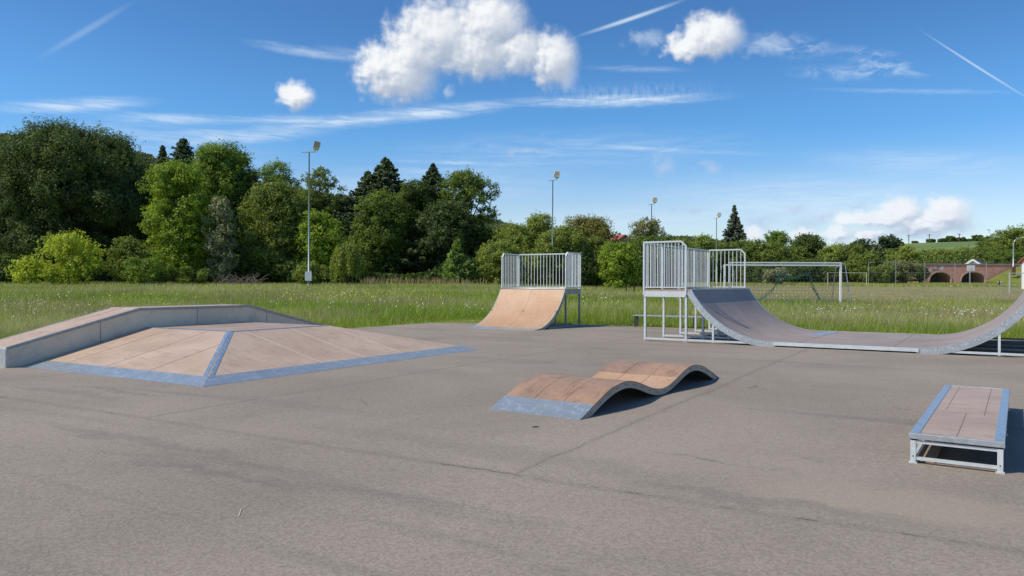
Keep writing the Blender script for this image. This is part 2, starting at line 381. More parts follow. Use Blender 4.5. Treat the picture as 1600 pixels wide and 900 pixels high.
# ------------------------------------------------------------------ mesh builder
class MB:
    def __init__(s): s.v = []; s.f = []; s.mi = []
    def add(s, vs, fs, mi=0):
        b = len(s.v); s.v += [tuple(x) for x in vs]; s.f += [tuple(i+b for i in f) for f in fs]; s.mi += [mi]*len(fs); return s
    def hexa(s, p, mi=0):      # p: 4 bottom + 4 top, both counter-clockwise
        return s.add(p, [(3, 2, 1, 0), (4, 5, 6, 7), (0, 1, 5, 4), (1, 2, 6, 5), (2, 3, 7, 6), (3, 0, 4, 7)], mi)
    def box(s, x0, x1, y0, y1, z0, z1, mi=0):
        return s.hexa([(x0, y0, z0), (x1, y0, z0), (x1, y1, z0), (x0, y1, z0), (x0, y0, z1), (x1, y0, z1), (x1, y1, z1), (x0, y1, z1)], mi)
    def beam(s, a, b, wx, wz=None, mi=0, up=(0, 0, 1)):
        a, b = Vector(a), Vector(b); wz = wz or wx
        d = (b-a).normalized(); u = Vector(up)
        if abs(d.dot(u)) > .99: u = Vector((0, 1, 0))
        x = d.cross(u).normalized()*wx/2; y = x.cross(d).normalized()*wz/2
        return s.hexa([a-x-y, a+x-y, a+x+y, a-x+y, b-x-y, b+x-y, b+x+y, b-x+y], mi)
    def tube(s, pts, rad, n=8, mi=0, cap=True):
        pts = [Vector(p) for p in pts]; rs = rad if isinstance(rad, (list, tuple)) else [rad]*len(pts)
        rings = []
        ref = Vector((0, 0, 1))
        for i, p in enumerate(pts):
            d = (pts[min(i+1, len(pts)-1)]-pts[max(i-1, 0)]).normalized()
            r0 = ref if abs(d.dot(ref)) < .95 else Vector((1, 0, 0))
            x = d.cross(r0).normalized(); y = d.cross(x).normalized()
            rings.append([p+(x*math.cos(2*PI*k/n)+y*math.sin(2*PI*k/n))*rs[i] for k in range(n)])
        vs = [q for r in rings for q in r]; fs = []
        for i in range(len(pts)-1):
            for k in range(n): fs.append((i*n+k, i*n+(k+1) % n, (i+1)*n+(k+1) % n, (i+1)*n+k))
        if cap: fs += [tuple(range(n)), tuple(range((len(pts)-1)*n, len(pts)*n))[::-1]]
        return s.add(vs, fs, mi)
    def strip(s, top, bot, y0, y1, mi=0):   # closed band: top and bottom polylines of (x,z), swept in y... given in (s,z), width in t
        n = len(top); vs = []
        for (a, z) in top: vs += [(y0, a, z), (y1, a, z)]
        for (a, z) in bot: vs += [(y0, a, z), (y1, a, z)]
        fs = []
        o = 2*n
        for i in range(n-1):
            fs.append((2*i, 2*i+1, 2*i+3, 2*i+2)); fs.append((o+2*i, o+2*i+2, o+2*i+3, o+2*i+1))
            fs.append((2*i, 2*i+2, o+2*i+2, o+2*i)); fs.append((2*i+1, o+2*i+1, o+2*i+3, 2*i+3))
        fs.append((0, o, o+1, 1)); e = 2*(n-1); fs.append((e, e+1, o+e+1, o+e))
        return s.add(vs, fs, mi)
    def build(s, name, m, parent=None, smooth=False, bevel=0):
        me = bpy.data.meshes.new(name); me.from_pydata(s.v, [], s.f)
        ms = m if isinstance(m, list) else [m]
        for x in ms: me.materials.append(M[x] if isinstance(x, str) else x)
        if len(ms) > 1: me.polygons.foreach_set('material_index', s.mi)
        if smooth: me.polygons.foreach_set('use_smooth', [True]*len(s.f))
        me.validate(); me.update()
        o = bpy.data.objects.new(name, me); COL.objects.link(o)
        if parent is not None: o.parent = parent
        if bevel:
            b = o.modifiers.new('bevel', 'BEVEL'); b.width = bevel; b.segments = 2; b.limit_method = 'ANGLE'
        return o

def tag(o, label=None, cat=None, group=None, kind=None):
    if label: o['label'] = label
    if cat: o['category'] = cat
    if group: o['group'] = group
    if kind: o['kind'] = kind
    return o
def thing(name, label, cat, loc=(0, 0, 0), rz=0, group=None):
    o = bpy.data.objects.new(name, None); COL.objects.link(o); o.empty_display_size = .3
    o.location = loc; o.rotation_euler = (0, 0, rz)
    return tag(o, label, cat, group)
def copy_tree(o, parent=None):
    c = o.copy(); COL.objects.link(c); c.parent = parent
    for ch in [x for x in bpy.data.objects if x.parent == o]: copy_tree(ch, c)
    return c
def sstep(x, a, b):
    t = np.clip((x-a)/(b-a), 0, 1); return t*t*(3-2*t)

# ------------------------------------------------------------------ terrain
def Hn(x, y):
    x = np.asarray(x, float); y = np.asarray(y, float)
    zl = np.interp(y, [-1e4, 29, 45, 60, 78, 95, 200, 1e4], [0, 0, .35, .75, 1.1, 1.35, 1.6, 1.6])
    zr = np.interp(y, [-1e4, 27, 47, 92, 125, 141, 165, 200, 1e4], [0, 0, .33, .58, 1.0, 1.33, 2.1, 2.3, 2.3])
    k = sstep(x, -.05*y, .28*y+.01)
    return zl*(1-k)+zr*k-.03
def H(x, y): return float(Hn(x, y))
def axis(lo, hi, mid0, mid1, n):
    a = -np.geomspace(1, 1+mid0-lo, 24)+1+mid0; b = np.geomspace(1, 1+hi-mid1, 24)-1+mid1
    return np.unique(np.concatenate([a, np.linspace(mid0, mid1, n), b]))
xs = axis(-2500, 2500, -90, 130, 90); ys = axis(-300, 3000, 0, 210, 120)
X, Y = np.meshgrid(xs, ys); Z = Hn(X, Y)
mb = MB(); mb.v = list(zip(X.ravel().tolist(), Y.ravel().tolist(), Z.ravel().tolist()))
nx = len(xs); mb.f = [(j*nx+i, j*nx+i+1, (j+1)*nx+i+1, (j+1)*nx+i) for j in range(len(ys)-1) for i in range(nx-1)]; mb.mi = [0]*len(mb.f)
tag(mb.build('ground', 'ground', smooth=True), kind='structure')
# paved area, a slab whose surface is z = 0
T0, T1, S0, S1 = -8.5, 24., -26., 19.3
mb = MB(); rr = random.Random(5)
# far and left borders slightly ragged where the turf grows over
edge = [(T0, S0), (T1, S0)]
edge += [(T1, s) for s in np.linspace(S0+4, S1-1, 4)]
for t in np.linspace(T1, T0, 110): edge.append((t, S1+rr.uniform(-.12, .12)))
for s in np.linspace(S1, S0, 100)[1:-1]: edge.append((T0+rr.uniform(-.05, .05), s))
n = len(edge)
mb.add([(t, s, 0) for t, s in edge]+[(t, s, -.06) for t, s in edge], [tuple(range(n))]+[(i, i+n, (i+1) % n+n, (i+1) % n) for i in range(n)])
pav = mb.build('asphalt_pavement', 'asphalt'); tag(pav, kind='structure'); pav.location = (PARK[0], PARK[1], 0); pav.rotation_euler = (0, 0, PA)
def in_pave(x, y, m=0.):
    dx, dy = x-PARK[0], y-PARK[1]; t = dx*pu[0]+dy*pu[1]; s = dx*pv[0]+dy*pv[1]
    return (t > T0-m) & (t < T1+m) & (s < S1+m), t, s

# ------------------------------------------------------------------ pyramid funbox and its ledge
fb = thing('skate_pyramid', 'wide low pink brown pyramid ramp with a blue steel ridge and toe plates', 'skate ramp', (PARK[0], PARK[1], 0), PA)
LU, RUN, HD, DV = 5.277, 2.56, .62, 2.73
c0, c1 = -LU, 0.                                    # t range; the ledge closes the t = -LU side
SL = 2*RUN+DV
# toe plates: first .36 m of run
def front(t, s): return (t, s, s/RUN*HD)
def side(t, s): return (t, s, -t/RUN*HD)
tw = .36
mb = MB().add([front(-LU+.004, tw), front(-tw, tw), front(-RUN, RUN), front(-LU+.004, RUN)], [(0, 1, 2, 3)])
mb.build('front_ramp', 'ply_pink', fb)
mb = MB().add([side(-tw, tw), side(-tw, SL-tw), side(-RUN, SL-RUN), side(-RUN, RUN)], [(0, 1, 2, 3)])
mb.build('side_ramp', 'ply_pink', fb)
mb = MB().add([(-tw, SL-tw, tw/RUN*HD), (-LU+.004, SL-tw, tw/RUN*HD), (-LU+.004, SL-RUN, HD), (-RUN, SL-RUN, HD)], [(0, 1, 2, 3)])
mb.build('back_ramp', 'ply_pink', fb)
MB().add([(-LU+.004, RUN, HD), (-RUN, RUN, HD), (-RUN, SL-RUN, HD), (-LU+.004, SL-RUN, HD)], [(0, 1, 2, 3)]).build('top_deck', 'ply_deck', fb)
e = .004
def plate(q, nm, m='toe', p=fb, th=.004):
    vs = [Vector(a) for a in q]; nrm = (vs[1]-vs[0]).cross(vs[2]-vs[0]).normalized()
    mb = MB(); k = len(vs)
    mb.add([v-nrm*.004 for v in vs]+[v+nrm*th for v in vs], [tuple(range(k))[::-1], tuple(range(k, 2*k))]+[(i, (i+1) % k, (i+1) % k+k, i+k) for i in range(k)])
    return mb.build(nm, m, p)
plate([front(-LU+.01, 0.0), front(0, 0), front(-tw-.02, tw+.02), front(-LU+.01, tw+.02)], 'toe_plate')
plate([side(0, 0), side(0, SL), side(-tw-.02, SL-tw-.02), side(-tw-.02, tw+.02)], 'toe_plate')
plate([(0, SL, 0), (-LU+.01, SL, 0), (-LU+.01, SL-tw, tw/RUN*HD), (-tw, SL-tw, tw/RUN*HD)], 'toe_plate')
# ridge strip on the front hip (bent over the edge) and round the deck
hw_ = .10
for q in ([front(-tw-hw_, tw-.02), front(-tw, tw-.02), front(-RUN, RUN), front(-RUN-hw_, RUN-.0)],):
    plate(q, 'ridge_strip', 'edge', fb, .006)
plate([side(-tw+.02, tw), side(-tw+.02, tw+hw_), side(-RUN, RUN+hw_), side(-RUN, RUN)], 'ridge_strip', 'edge', fb, .006)
plate([(-LU+.01, RUN-.02, HD), (-RUN, RUN-.02, HD), (-RUN, RUN+.10, HD), (-LU+.01, RUN+.10, HD)], 'deck_strip', 'edge', fb, .007)
plate([(-RUN+.02, RUN, HD), (-RUN+.02, SL-RUN, HD), (-RUN-.10, SL-RUN, HD), (-RUN-.10, RUN, HD)], 'deck_strip', 'edge', fb, .008)
# panel joints
def line(a, b, wdt, nrm, mb, th=.0025):
    a, b = Vector(a), Vector(b); d = (b-a).normalized(); x = d.cross(nrm).normalized()*wdt/2; n_ = nrm.normalized()*th
    mb.hexa([a-x-n_, b-x-n_, b+x-n_, a+x-n_, a-x+n_, b-x+n_, b+x+n_, a+x+n_])
nf = Vector((0, -HD, RUN)); ns = Vector((HD, 0, RUN))
mb = MB()
for t in (-4.38, -3.17): mb = MB(); line(front(t, tw+.02), front(t, RUN-.02), .009, nf, mb); mb.build('panel_joint', 'dark_seam', fb)
mb = MB(); line(front(-1.93, tw+.03), front(-1.93, 1.85), .009, nf, mb)
mb.build('panel_joint', 'dark_seam', fb)
for s in (RUN+.35, RUN+1.55, RUN+DV): mb = MB(); line(side(-tw-.02, s), side(-RUN+.03, s), .016, ns, mb); mb.build('panel_joint', 'light_seam', fb)
mb = MB()
line((-LU+.02, RUN+1.3, HD), (-RUN-.11, RUN+1.3, HD), .012, Vector((0, 0, 1)), mb); mb.build('panel_joint', 'dark_seam', fb)
# screw heads on the ridge strip and the toe plates
rr = random.Random(3)
def dot(c, r, nm, m, par, h=.006):
    a, b, z = c; return MB().tube([(a, b, z-.01), (a, b, z+h)], r, 8).build(nm, m, par)
for i in range(7):
    s = tw+(RUN-tw)*(i+.5)/7
    dot(front(-s-.055, s), .012, 'screw_head', 'bolt', fb, .013); dot(side(-s+.0, s+.055), .012, 'screw_head', 'bolt', fb, .013)
for i in range(9): dot(front(-LU+.3+(LU-.7)*i/8+rr.uniform(-.05, .05), .27), .011, 'screw_head', 'bolt', fb)
for i in range(13): dot(side(-.27, .3+(SL-.6)*i/12+rr.uniform(-.05, .05)), .011, 'screw_head', 'bolt', fb)

# ledge beside the pyramid: rises, runs level, falls again
lg = thing('grind_ledge', 'long raised grey ledge bending up and down along the left of the pyramid', 'skate ledge', (PARK[0], PARK[1], 0), PA)
LW = .976; lx1 = -LU; lx0 = -LU-LW
prof = [(-.24, .385), (2.40, 1.045), (RUN+DV+.05, 1.045), (SL+.2, .385)]
mb = MB()
mb.strip([(s, z-.055) for s, z in prof], [(s, 0) for s, z in prof], lx0+.03, lx1-.012)
mb.build('ledge_wall', 'ledge_side', lg)
mb = MB(); mb.strip([(s, z) for s, z in prof], [(s, z-.05) for s, z in prof], lx0+.06, lx1-.075); mb.build('ledge_top', 'ply_pink', lg)
def lprof(s): return float(np.interp(s, [p[0] for p in prof], [p[1] for p in prof]))
for x0_, x1_ in ((lx1-.075, lx1+.012), (lx0, lx0+.06)):
    mb = MB(); mb.strip([(s, z+.003) for s, z in prof], [(s, z-.055) for s, z in prof], x0_, x1_); mb.build('edge_rail', 'dull', lg)
MB().box(lx0+.0, lx1+.012, -.262, -.24, .34, .388).build('end_trim', 'bright', lg)
MB().box(lx0+.03, lx1-.012, -.258, -.24, 0, .338).build('end_panel', 'galv', lg)
mb = MB()
for s in (1.55, 3.85, 5.9, 7.2): MB().box(lx1-.013, lx1-.009, s-.005, s+.005, 0, lprof(s)-.06).build('panel_joint', 'dark_seam', lg)
mb = MB()
line((lx0+.4, -.2, .387), (lx0+.4, 2.40, 1.047), .01, Vector((0, -.66, 2.64)), mb); mb.build('panel_joint', 'dark_seam', lg)

# ------------------------------------------------------------------ railings
def rail_panel(parent, a, b, z0, h, nb, cham=(False, False), m='bright', post=.045, bar=.02, c=.13):
    """a, b: (t,s) in the parent's frame; bars upright between a bottom and a top tube."""
    a = Vector((*a, 0)); b = Vector((*b, 0)); L = (b-a).length
    P = lambda k, z: a+(b-a)*k+Vector((0, 0, z))
    mb = MB(); zt = z0+h
    kA = c/L if cham[0] else 0; kB = 1-(c/L if cham[1] else 0)
    mb.beam(P(kA, zt), P(kB, zt), post)
    mb.beam(P(0, z0+.06), P(1, z0+.06), post*.7)
    for k, ch, kk in ((0, cham[0], kA), (1, cham[1], kB)):
        mb.beam(P(k, z0-.14), P(k, zt-(c if ch else -post/2)), post)
        if ch: mb.beam(P(k, zt-c-.01), P(kk, zt), post*.98)
    for i in range(1, nb):
        k = i/nb; ztop = zt
        if cham[0] and k < kA: ztop = zt-c*(1-k/kA)
        if cham[1] and k > kB: ztop = zt-c*(k-kB)/(1-kB)
        mb.beam(P(k, z0+.06), P(k, ztop), bar)
    return mb.build('railing', m, parent)

def arc(s0, s1, zb, Rr, n=20):      # from s0 (flat) to s1, rising
    sg = 1 if s1 > s0 else -1; d = abs(s1-s0)
    return [(s0+sg*d*i/n, zb+Rr-math.sqrt(Rr*Rr-(d*i/n)**2)) for i in range(n+1)]

# ------------------------------------------------------------------ quarter pipe
qp = thing('quarter_pipe', 'orange brown quarter pipe with a railed platform at the far edge of the pavement', 'quarter pipe', (.727, 25.535, 0), -.549)
QW, QR, QD, QZ, QH = 2.79, 2.327, 1.27, 1.403, 1.34
QRad = (QR**2+QZ**2)/(2*QZ)
cv = arc(0, QR, 0, QRad, 24)
tk = .07
cut = 5
mb = MB()
for x0_, x1_ in ((-QW+.045, -QW/2-.004), (-QW/2+.004, -.045)):
    mb.strip(cv[cut:], [(s, z-.02) for s, z in cv[cut:]], x0_, x1_)
mb.build('riding_surface', 'ply_orange', qp, smooth=False)
MB().strip([(s, z-.006) for s, z in cv[cut:]], [(s, z-.02) for s, z in cv[cut:]], -QW/2-.006, -QW/2+.006).build('panel_joint', 'dark_seam', qp)
mb = MB(); mb.strip([(s, z+.008) for s, z in cv[:cut+1]], [(s, z-.004) for s, z in cv[:cut+1]], -QW, 0); mb.build('toe_plate', 'toe', qp)
for x in (-QW, -.045):
    mb = MB(); mb.strip([(s, z+.002) for s, z in cv[cut:]], [(s+.09*min(1, z*2), max(0, z-.10)) for s, z in cv[cut:]], x, x+.045); mb.build('side_plate', 'wave_side', qp)
MB().tube([(-QW, QR+.0, QZ+.012), (0, QR+.0, QZ+.012)], .03, 10).build('coping', 'bright', qp, smooth=True)
MB().box(-QW, 0, QR+.03, QR+QD, QZ-.04, QZ).build('platform', 'ply_deck', qp)
mb = MB()
for (a, b) in (((-QW+.03, QR+.05), (-QW+.03, QR+QD)), ((-.03, QR+.05), (-.03, QR+QD)), ((-QW+.03, QR+QD-.03), (-.03, QR+QD-.03))):
    mb.beam((*a, QZ-.115), (*b, QZ-.115), .05, .145)
mb.build('platform_frame', 'dull', qp)
for t in (-QW+.03, -QW/2, -.03):
    for s in (QR+.1, QR+QD-.05):
        MB().box(t-.03, t+.03, s-.03, s+.03, 0, QZ-.19).build('leg', 'dull', qp)
    MB().box(t-.02, t+.02, QR-.70, QR-.66, 0, .62).build('leg', 'dull', qp)
    MB().beam((t, 1.1, .03), (t, QR+QD, .03), .045, .05).build('base_beam', 'dull', qp)
rail_panel(qp, (-QW+.02, QR+.08), (-QW+.02, QR+QD), QZ, QH, 10, (True, False))
rail_panel(qp, (-.02, QR+.08), (-.02, QR+QD), QZ, QH, 10, (True, False))
rail_panel(qp, (-QW+.075, QR+QD+.0), (-.075, QR+QD+.0), QZ, QH, 19)
MB().box(-.85, -.72, QR+QD-.05, QR+QD-.04, QZ+.005, QZ+.06).build('maker_plate', 'white', qp)

# ------------------------------------------------------------------ half pipe
hp = thing('half_pipe', 'large purple grey half pipe with galvanised edges and a railed platform', 'half pipe', (3.715, 21.249, 0), -.57)
HW, HPD, HZ, HRAIL = 5.742, 1.222, 1.443, 1.325
HF0, HF1, HC, ZB = 3.60, 6.79, 1.375, .12
HRad = ((HF0-HC)**2+(HZ-ZB)**2)/(2*(HZ-ZB))
mirror = HF0+HF1
def hstrip(top, bot, w0, w1, nm, m, smooth=False):   # strip in (t,z) swept along s
    mb = MB(); mb.strip(top, bot, w0, w1); mb.v = [(b, a, c) for a, b, c in mb.v]; mb.f = [f[::-1] for f in mb.f]
    return mb.build(nm, m, hp, smooth)
cL = arc(HF0, HC, ZB, HRad, 26); cR = [(mirror-t, z) for t, z in cL]
for c in (cL, cR):
    hstrip(c, [(t, z-.02) for t, z in c], .06, HW-.06, 'curved_surface', 'ply_half')
    sgn = -1 if c is cL else 1
    for w0 in (0., HW-.06):
        lo = []
        for i, (t, z) in enumerate(c):
            k = abs(t-(HF0 if c is cL else HF1))/HRad; lo.append((t+sgn*.16*k*1.0, max(.0, z-.165*math.sqrt(max(0, 1-k*k))-.0)))
        hstrip([(t, z+.004) for t, z in c], lo, w0, w0+.06, 'side_plate', 'galv')
hstrip([(HF0, ZB), (HF1, ZB)], [(HF0, ZB-.02), (HF1, ZB-.02)], .0, HW, 'flat_bottom', 'ply_half')
for w0 in (-.035, HW-.03):
    hstrip([(HF0-.05, ZB+.002), (HF1+.05, ZB+.002)], [(HF0-.05, .035), (HF1+.05, .035)], w0, w0+.06, 'edge_channel', 'bright')
for t in (4.15, 6.3): MB().box(t-.006, t+.006, .01, HW-.02, ZB-.002, ZB+.002).build('panel_joint', 'dark_seam', hp)
g0 = at(1230, 529, 1); 
plate([(3.62, 3.55, ZB+.001), (4.12, 3.35, ZB+.001), (4.22, 5.35, ZB+.001), (4.0, 5.5, ZB+.001)], 'repair_plate', 'edge', hp, .004)
for t in (HC-.005, mirror-HC+.005):
    MB().tube([(t, 0, HZ+.01), (t, HW, HZ+.01)], .03, 10).build('coping', 'galv', hp, smooth=True)
# bolts on the near side plates
for c in (cL, cR):
    for i in range(2, len(c)-1, 3):
        t, z = c[i]
        for q in (-.03, .05): MB().tube([(t+q, .002, z-.062), (t+q, -.012, z-.062)], .013, 8).build('bolt', 'bolt', hp)
for i in range(7): MB().tube([(HF0+.2+i*.48, -.033, .07), (HF0+.2+i*.48, -.043, .07)], .012, 8).build('bolt', 'bolt', hp)
rows = [0.03+(HW-.06)*i/4 for i in range(5)]
for mirr in (False, True):
    fx = (lambda t: mirror-t) if mirr else (lambda t: t)
    def bx(t0, t1, s0, s1, z0, z1, nm, m, bev=0):
        a, b = sorted((fx(t0), fx(t1))); return MB().box(a, b, s0, s1, z0, z1).build(nm, m, hp, bevel=bev)
    bx(0, HC-.04, 0, HW, HZ-.045, HZ-.005, 'platform', 'ply_deck')
    bx(.0, HPD, -.02, .03, HZ-.20, HZ-.045, 'platform_beam', 'bright'); bx(.0, HPD, HW-.03, HW+.02, HZ-.20, HZ-.045, 'platform_beam', 'bright')
    bx(-.02, .03, .03, HW-.03, HZ-.20, HZ-.045, 'platform_beam', 'bright'); bx(HPD-.03, HPD+.03, .03, HW-.03, HZ-.20, HZ-.045, 'platform_beam', 'bright')
    for s in rows:
        for t, zt in ((.03, HZ-.20), (HPD, HZ-.20)):
            l_ = bx(t-.03, t+.03, s-.03, s+.03, .035, zt, 'leg', 'bright')
            f_ = bx(t-.06, t+.06, s-.05, s+.05, 0, .012, 'foot', 'galv'); f_.parent = l_
            q_ = bx(t-.012, t+.012, s-.012, s+.012, .012, .035, 'foot', 'galv'); q_.parent = l_
        bx(1.95, 2.0, s-.025, s+.025, .03, .60, 'leg', 'bright')
        bx(.06, 2.88, s-.022, s+.022, .045, .095, 'base_beam', 'bright' if (not mirr or s < .1) else 'dull')  # inner right beams duller: shade under the ramp put into the colour
    rail_panel(hp, (fx(0), .0), (fx(HPD), .0), HZ, HRAIL, 12, (False, True), bar=.017)
    rail_panel(hp, (fx(0), HW), (fx(HPD), HW), HZ, HRAIL, 9, (False, True))
    for i in range(4):
        rail_panel(hp, (fx(0), .06+(HW-.12)*i/4), (fx(0), .06+(HW-.12)*(i+1)/4-.06), HZ, HRAIL-.02, 10, bar=.015)

# ------------------------------------------------------------------ wave ramp
wv_ = thing('wave_ramp', 'rusty brown double wave ramp with a blue steel toe plate', 'skate ramp', (.80, 8.84, 0), -.598)
WW, WL = 1.31, 4.87
def wz(s):
    if s < 1.22: return .325*math.sin(PI/2*s/1.22)**1.12
    if s > 3.65: return .325*math.sin(PI/2*(WL-s)/1.22)**1.12
    return .10+.1125*(1-math.cos(2*PI*(s-2.435)/2.43))
NS = 96; wc = [(WL*i/NS, wz(WL*i/NS)) for i in range(NS+1)]
def off(c, d):
    r = []
    for i, (s, z) in enumerate(c):
        a, b = c[max(i-1, 0)], c[min(i+1, len(c)-1)]; l = math.hypot(b[0]-a[0], b[1]-a[1]); nx_, nz_ = (b[1]-a[1])/l, -(b[0]-a[0])/l
        r.append((s+nx_*d, max(.0, z+nz_*d)))
    return r
i0 = int(.36/WL*NS); i1 = NS-i0
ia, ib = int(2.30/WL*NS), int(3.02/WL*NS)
for k, (x0_, x1_) in enumerate(((-WW, -WW*2/3-.003), (-WW*2/3+.003, -WW/3-.003), (-WW/3+.003, 0))):
    for (a_, b_, mm) in ((i0, ia, 'ply_wave'), (ia, ib, 'ply_orange'), (ib, i1, 'ply_wave')):  # trough boards lighter: bare orange, plus sunlight put into the colour
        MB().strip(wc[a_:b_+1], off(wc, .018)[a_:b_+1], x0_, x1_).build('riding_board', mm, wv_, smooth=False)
for t in (-WW*2/3, -WW/3): MB().strip(off(wc, .004)[i0:i1+1], off(wc, .018)[i0:i1+1], t-.004, t+.004).build('panel_joint', 'dark_seam', wv_)
o1 = off(wc, .092)
for i in range(len(o1)):
    s, z = o1[i]; o1[i] = (min(max(s, 0), WL), min(z, wc[i][1]-.002) if wc[i][1] > .004 else 0)
for x in (-WW, -.03):
    MB().strip([(s, max(0, z-.017)) for s, z in wc], o1, x+(.001 if x < -.5 else -.001), x+(.031 if x < -.5 else .029)).build('side_rib', 'wave_side', wv_)
MB().strip([(s, z+.006) for s, z in wc[:i0+1]], [(s, z-.004) for s, z in wc[:i0+1]], -WW-.002, .002).build('toe_plate', 'toe', wv_)
MB().strip([(s, z+.006) for s, z in wc[i1:]], [(s, z-.004) for s, z in wc[i1:]], -WW-.002, .002).build('toe_plate', 'toe', wv_)
mb = MB(); mid = off(wc, .045)
for i in range(4, NS-3, 5):
    for j in (i, i+1):
        s, z = mid[j]; mb.box(-.001, .002, s-.008, s+.008, z-.008, z+.008)
mb.build('screw_hole', 'hole', wv_)
plate([(-.62, 2.50, wz(2.5)+.001), (-.50, 2.46, wz(2.46)+.001), (-.47, 2.52, wz(2.52)+.001), (-.58, 2.56, wz(2.56)+.001)], 'scuff_plate', 'dull', wv_, .003)

# ------------------------------------------------------------------ manual pad
mp_ = thing('manual_pad', 'low flat grind box on square steel legs at the right edge', 'skate box', (3.571, 6.767, 0), .979-PI/2)
PW, PL, PH = .717, 3.95, .265
MB().box(.075, PW-.075, .03, PL-.03, PH-.03, PH-.003).build('deck', 'ply_deck', mp_)
z = PH-.0025
for q in ((.36, .365, .03, 1.55), (.17, .173, 1.7, PL-.05), (.52, .525, 1.5, PL-.05)): MB().box(*q, z-.003, z+.0015).build('panel_joint', 'dark_seam', mp_)
for x0_, x1_ in ((0, .075), (PW-.075, PW)):
    mb = MB(); mb.box(x0_, x1_, .03, PL-.03, PH-.008, PH+.003); xo = 0 if x0_ == 0 else PW-.006; mb.box(xo, xo+.006, .03, PL-.03, PH-.06, PH-.008); mb.build('edge_rail', 'edge', mp_)
for y0_ in (-.002, PL-.03): MB().box(-.004, PW+.004, y0_, y0_+.032, PH-.045, PH+.004).build('end_beam', 'galv', mp_, bevel=.003)
for (x, y) in ((.03, .03), (PW-.03, .03), (.03, PL-.05), (PW-.03, PL-.05), (.03, PL/2), (PW-.03, PL/2)):
    l_ = MB().box(x-.022, x+.022, y-.02, y+.02, .012, PH-.06).build('leg', 'bright', mp_, bevel=.002)
    MB().box(x-.034, x+.034, y-.03, y+.02, 0, .012).build('foot', 'bright', l_)
    mb = MB(); mb.box(x-.005, x+.005, y-.0225, y-.02, .06, .07); mb.build('bolt', 'hole', l_)
for y in (.03, PL-.05):
    MB().box(.052, PW-.052, y-.014, y+.014, .03, .058).build('lower_rail', 'bright', mp_)
    MB().box(.052, PW-.052, y-.014, y+.014, PH-.085, PH-.06).build('upper_rail', 'bright', mp_)
for x in (.03, PW-.03):
    MB().box(x-.014, x+.014, .052, PL-.072, .03, .058).build('lower_rail', 'bright', mp_)
    MB().box(x-.018, x+.018, .05, PL-.07, PH-.09, PH-.062).build('side_rail', 'dull', mp_)
plk = MB().box(.11, .19, .10, 3.2, .004, .035).build('wooden_plank', 'ply_raw'); plk.location = mp_.location; plk.rotation_euler = mp_.rotation_euler
tag(plk, 'bare wooden plank lying on the asphalt under the low grind box', 'plank')

# ------------------------------------------------------------------ bench at the edge of the meadow
def bench(name, label, loc, rz, L, z=.44, wd=.38, seat='galv', leg='black'):
    b = thing(name, label, 'bench', loc, rz)
    mb = MB()
    for k in range(3): mb.box(0, L, k*wd/3, (k+1)*wd/3-.02, z-.035, z)
    mb.build('seat', seat, b)
    for x in (.05, L*.78):
        mb = MB(); mb.box(x, x+.06, .02, .08, 0, z-.036); mb.box(x, x+.06, wd-.1, wd-.04, 0, z-.036); mb.box(x, x+.06, .08, wd-.1, z-.09, z-.036)
        mb.build('leg', leg, b)
    return b
x_, y_ = pk(-.5, 19.0); bench('metal_bench', 'thin backless bench with dark legs behind the half pipe platform', (x_, y_, 0), PA+.03, 2.9)
p = at(978, 446, 74); bench('meadow_bench', 'low dark bench far out in the meadow left of the half pipe railing', (p.x, 74, H(p.x, 74)), 0, 1.05, .75, .5, 'black')

# ------------------------------------------------------------------ floodlight masts
def mast(label, px, Yd, hgt, rz, two=True, box=False):
    x = (px-800)/FPX*Yd; t = thing('floodlight_mast', label, 'floodlight', (x, Yd, H(x, Yd)), 0, 'floodlight masts beside the pitch')
    MB().tube([(0, 0, 0), (.0, 0, hgt*.5), (.02, 0, hgt)], [.11, .085, .06], 10).build('pole', 'green_pole', t, smooth=True)
    c, s = math.cos(rz), math.sin(rz)
    ab = MB().beam((-.75*c, -.75*s, hgt+.03), (.75*c, .75*s, hgt+.03), .09, .08).build('crossarm', 'dull', t)
    # lamp housing: a deep tilted box with a glazed front
    hd = MB(); r = Matrix.Translation((.72*c+.1, .72*s, hgt+.58)) @ Matrix.Rotation(rz+R(28), 4, 'Z') @ Matrix.Rotation(R(12), 4, 'Y') @ Matrix.Rotation(R(-24), 4, 'X')
    def tr(q): return [r @ Vector(p) for p in q]
    hd.hexa(tr([(-.34, -.40, -.40), (.34, -.40, -.40), (.20, .30, -.28), (-.20, .30, -.28), (-.34, -.40, .40), (.34, -.40, .40), (.20, .30, .28), (-.20, .30, .28)]))
    h_ = hd.build('lamp_housing', 'white', t)
    hd = MB().hexa(tr([(-.30, -.425, -.36), (.30, -.425, -.36), (.30, -.403, -.36), (-.30, -.403, -.36), (-.30, -.425, .36), (.30, -.425, .36), (.30, -.403, .36), (-.30, -.403, .36)])).build('lamp_glass', 'lamp_glass', h_)
    MB().beam((.6*c, .6*s, hgt+.06), (.72*c+.1, .72*s, hgt+.4), .06).build('bracket', 'dull', t)
    if box: MB().box(-.34, .34, -.24, -.12, .75, 1.7).build('switch_box', 'bright', t, bevel=.01)
    return t
mast('tallest floodlight mast with a cubic lamp and switch box before the dark trees', 482.6, 78, 14.0, R(-12), box=True)
mast('floodlight mast rising behind the quarter pipe railing', 863, 97, 13.7, R(-50))
mast('floodlight mast rising behind the left end of the half pipe railing', 1017.5, 122, 13.4, R(-60))
mast('farthest and shortest floodlight mast, left of the lone spruce', 1119, 150, 13.1, R(-65))

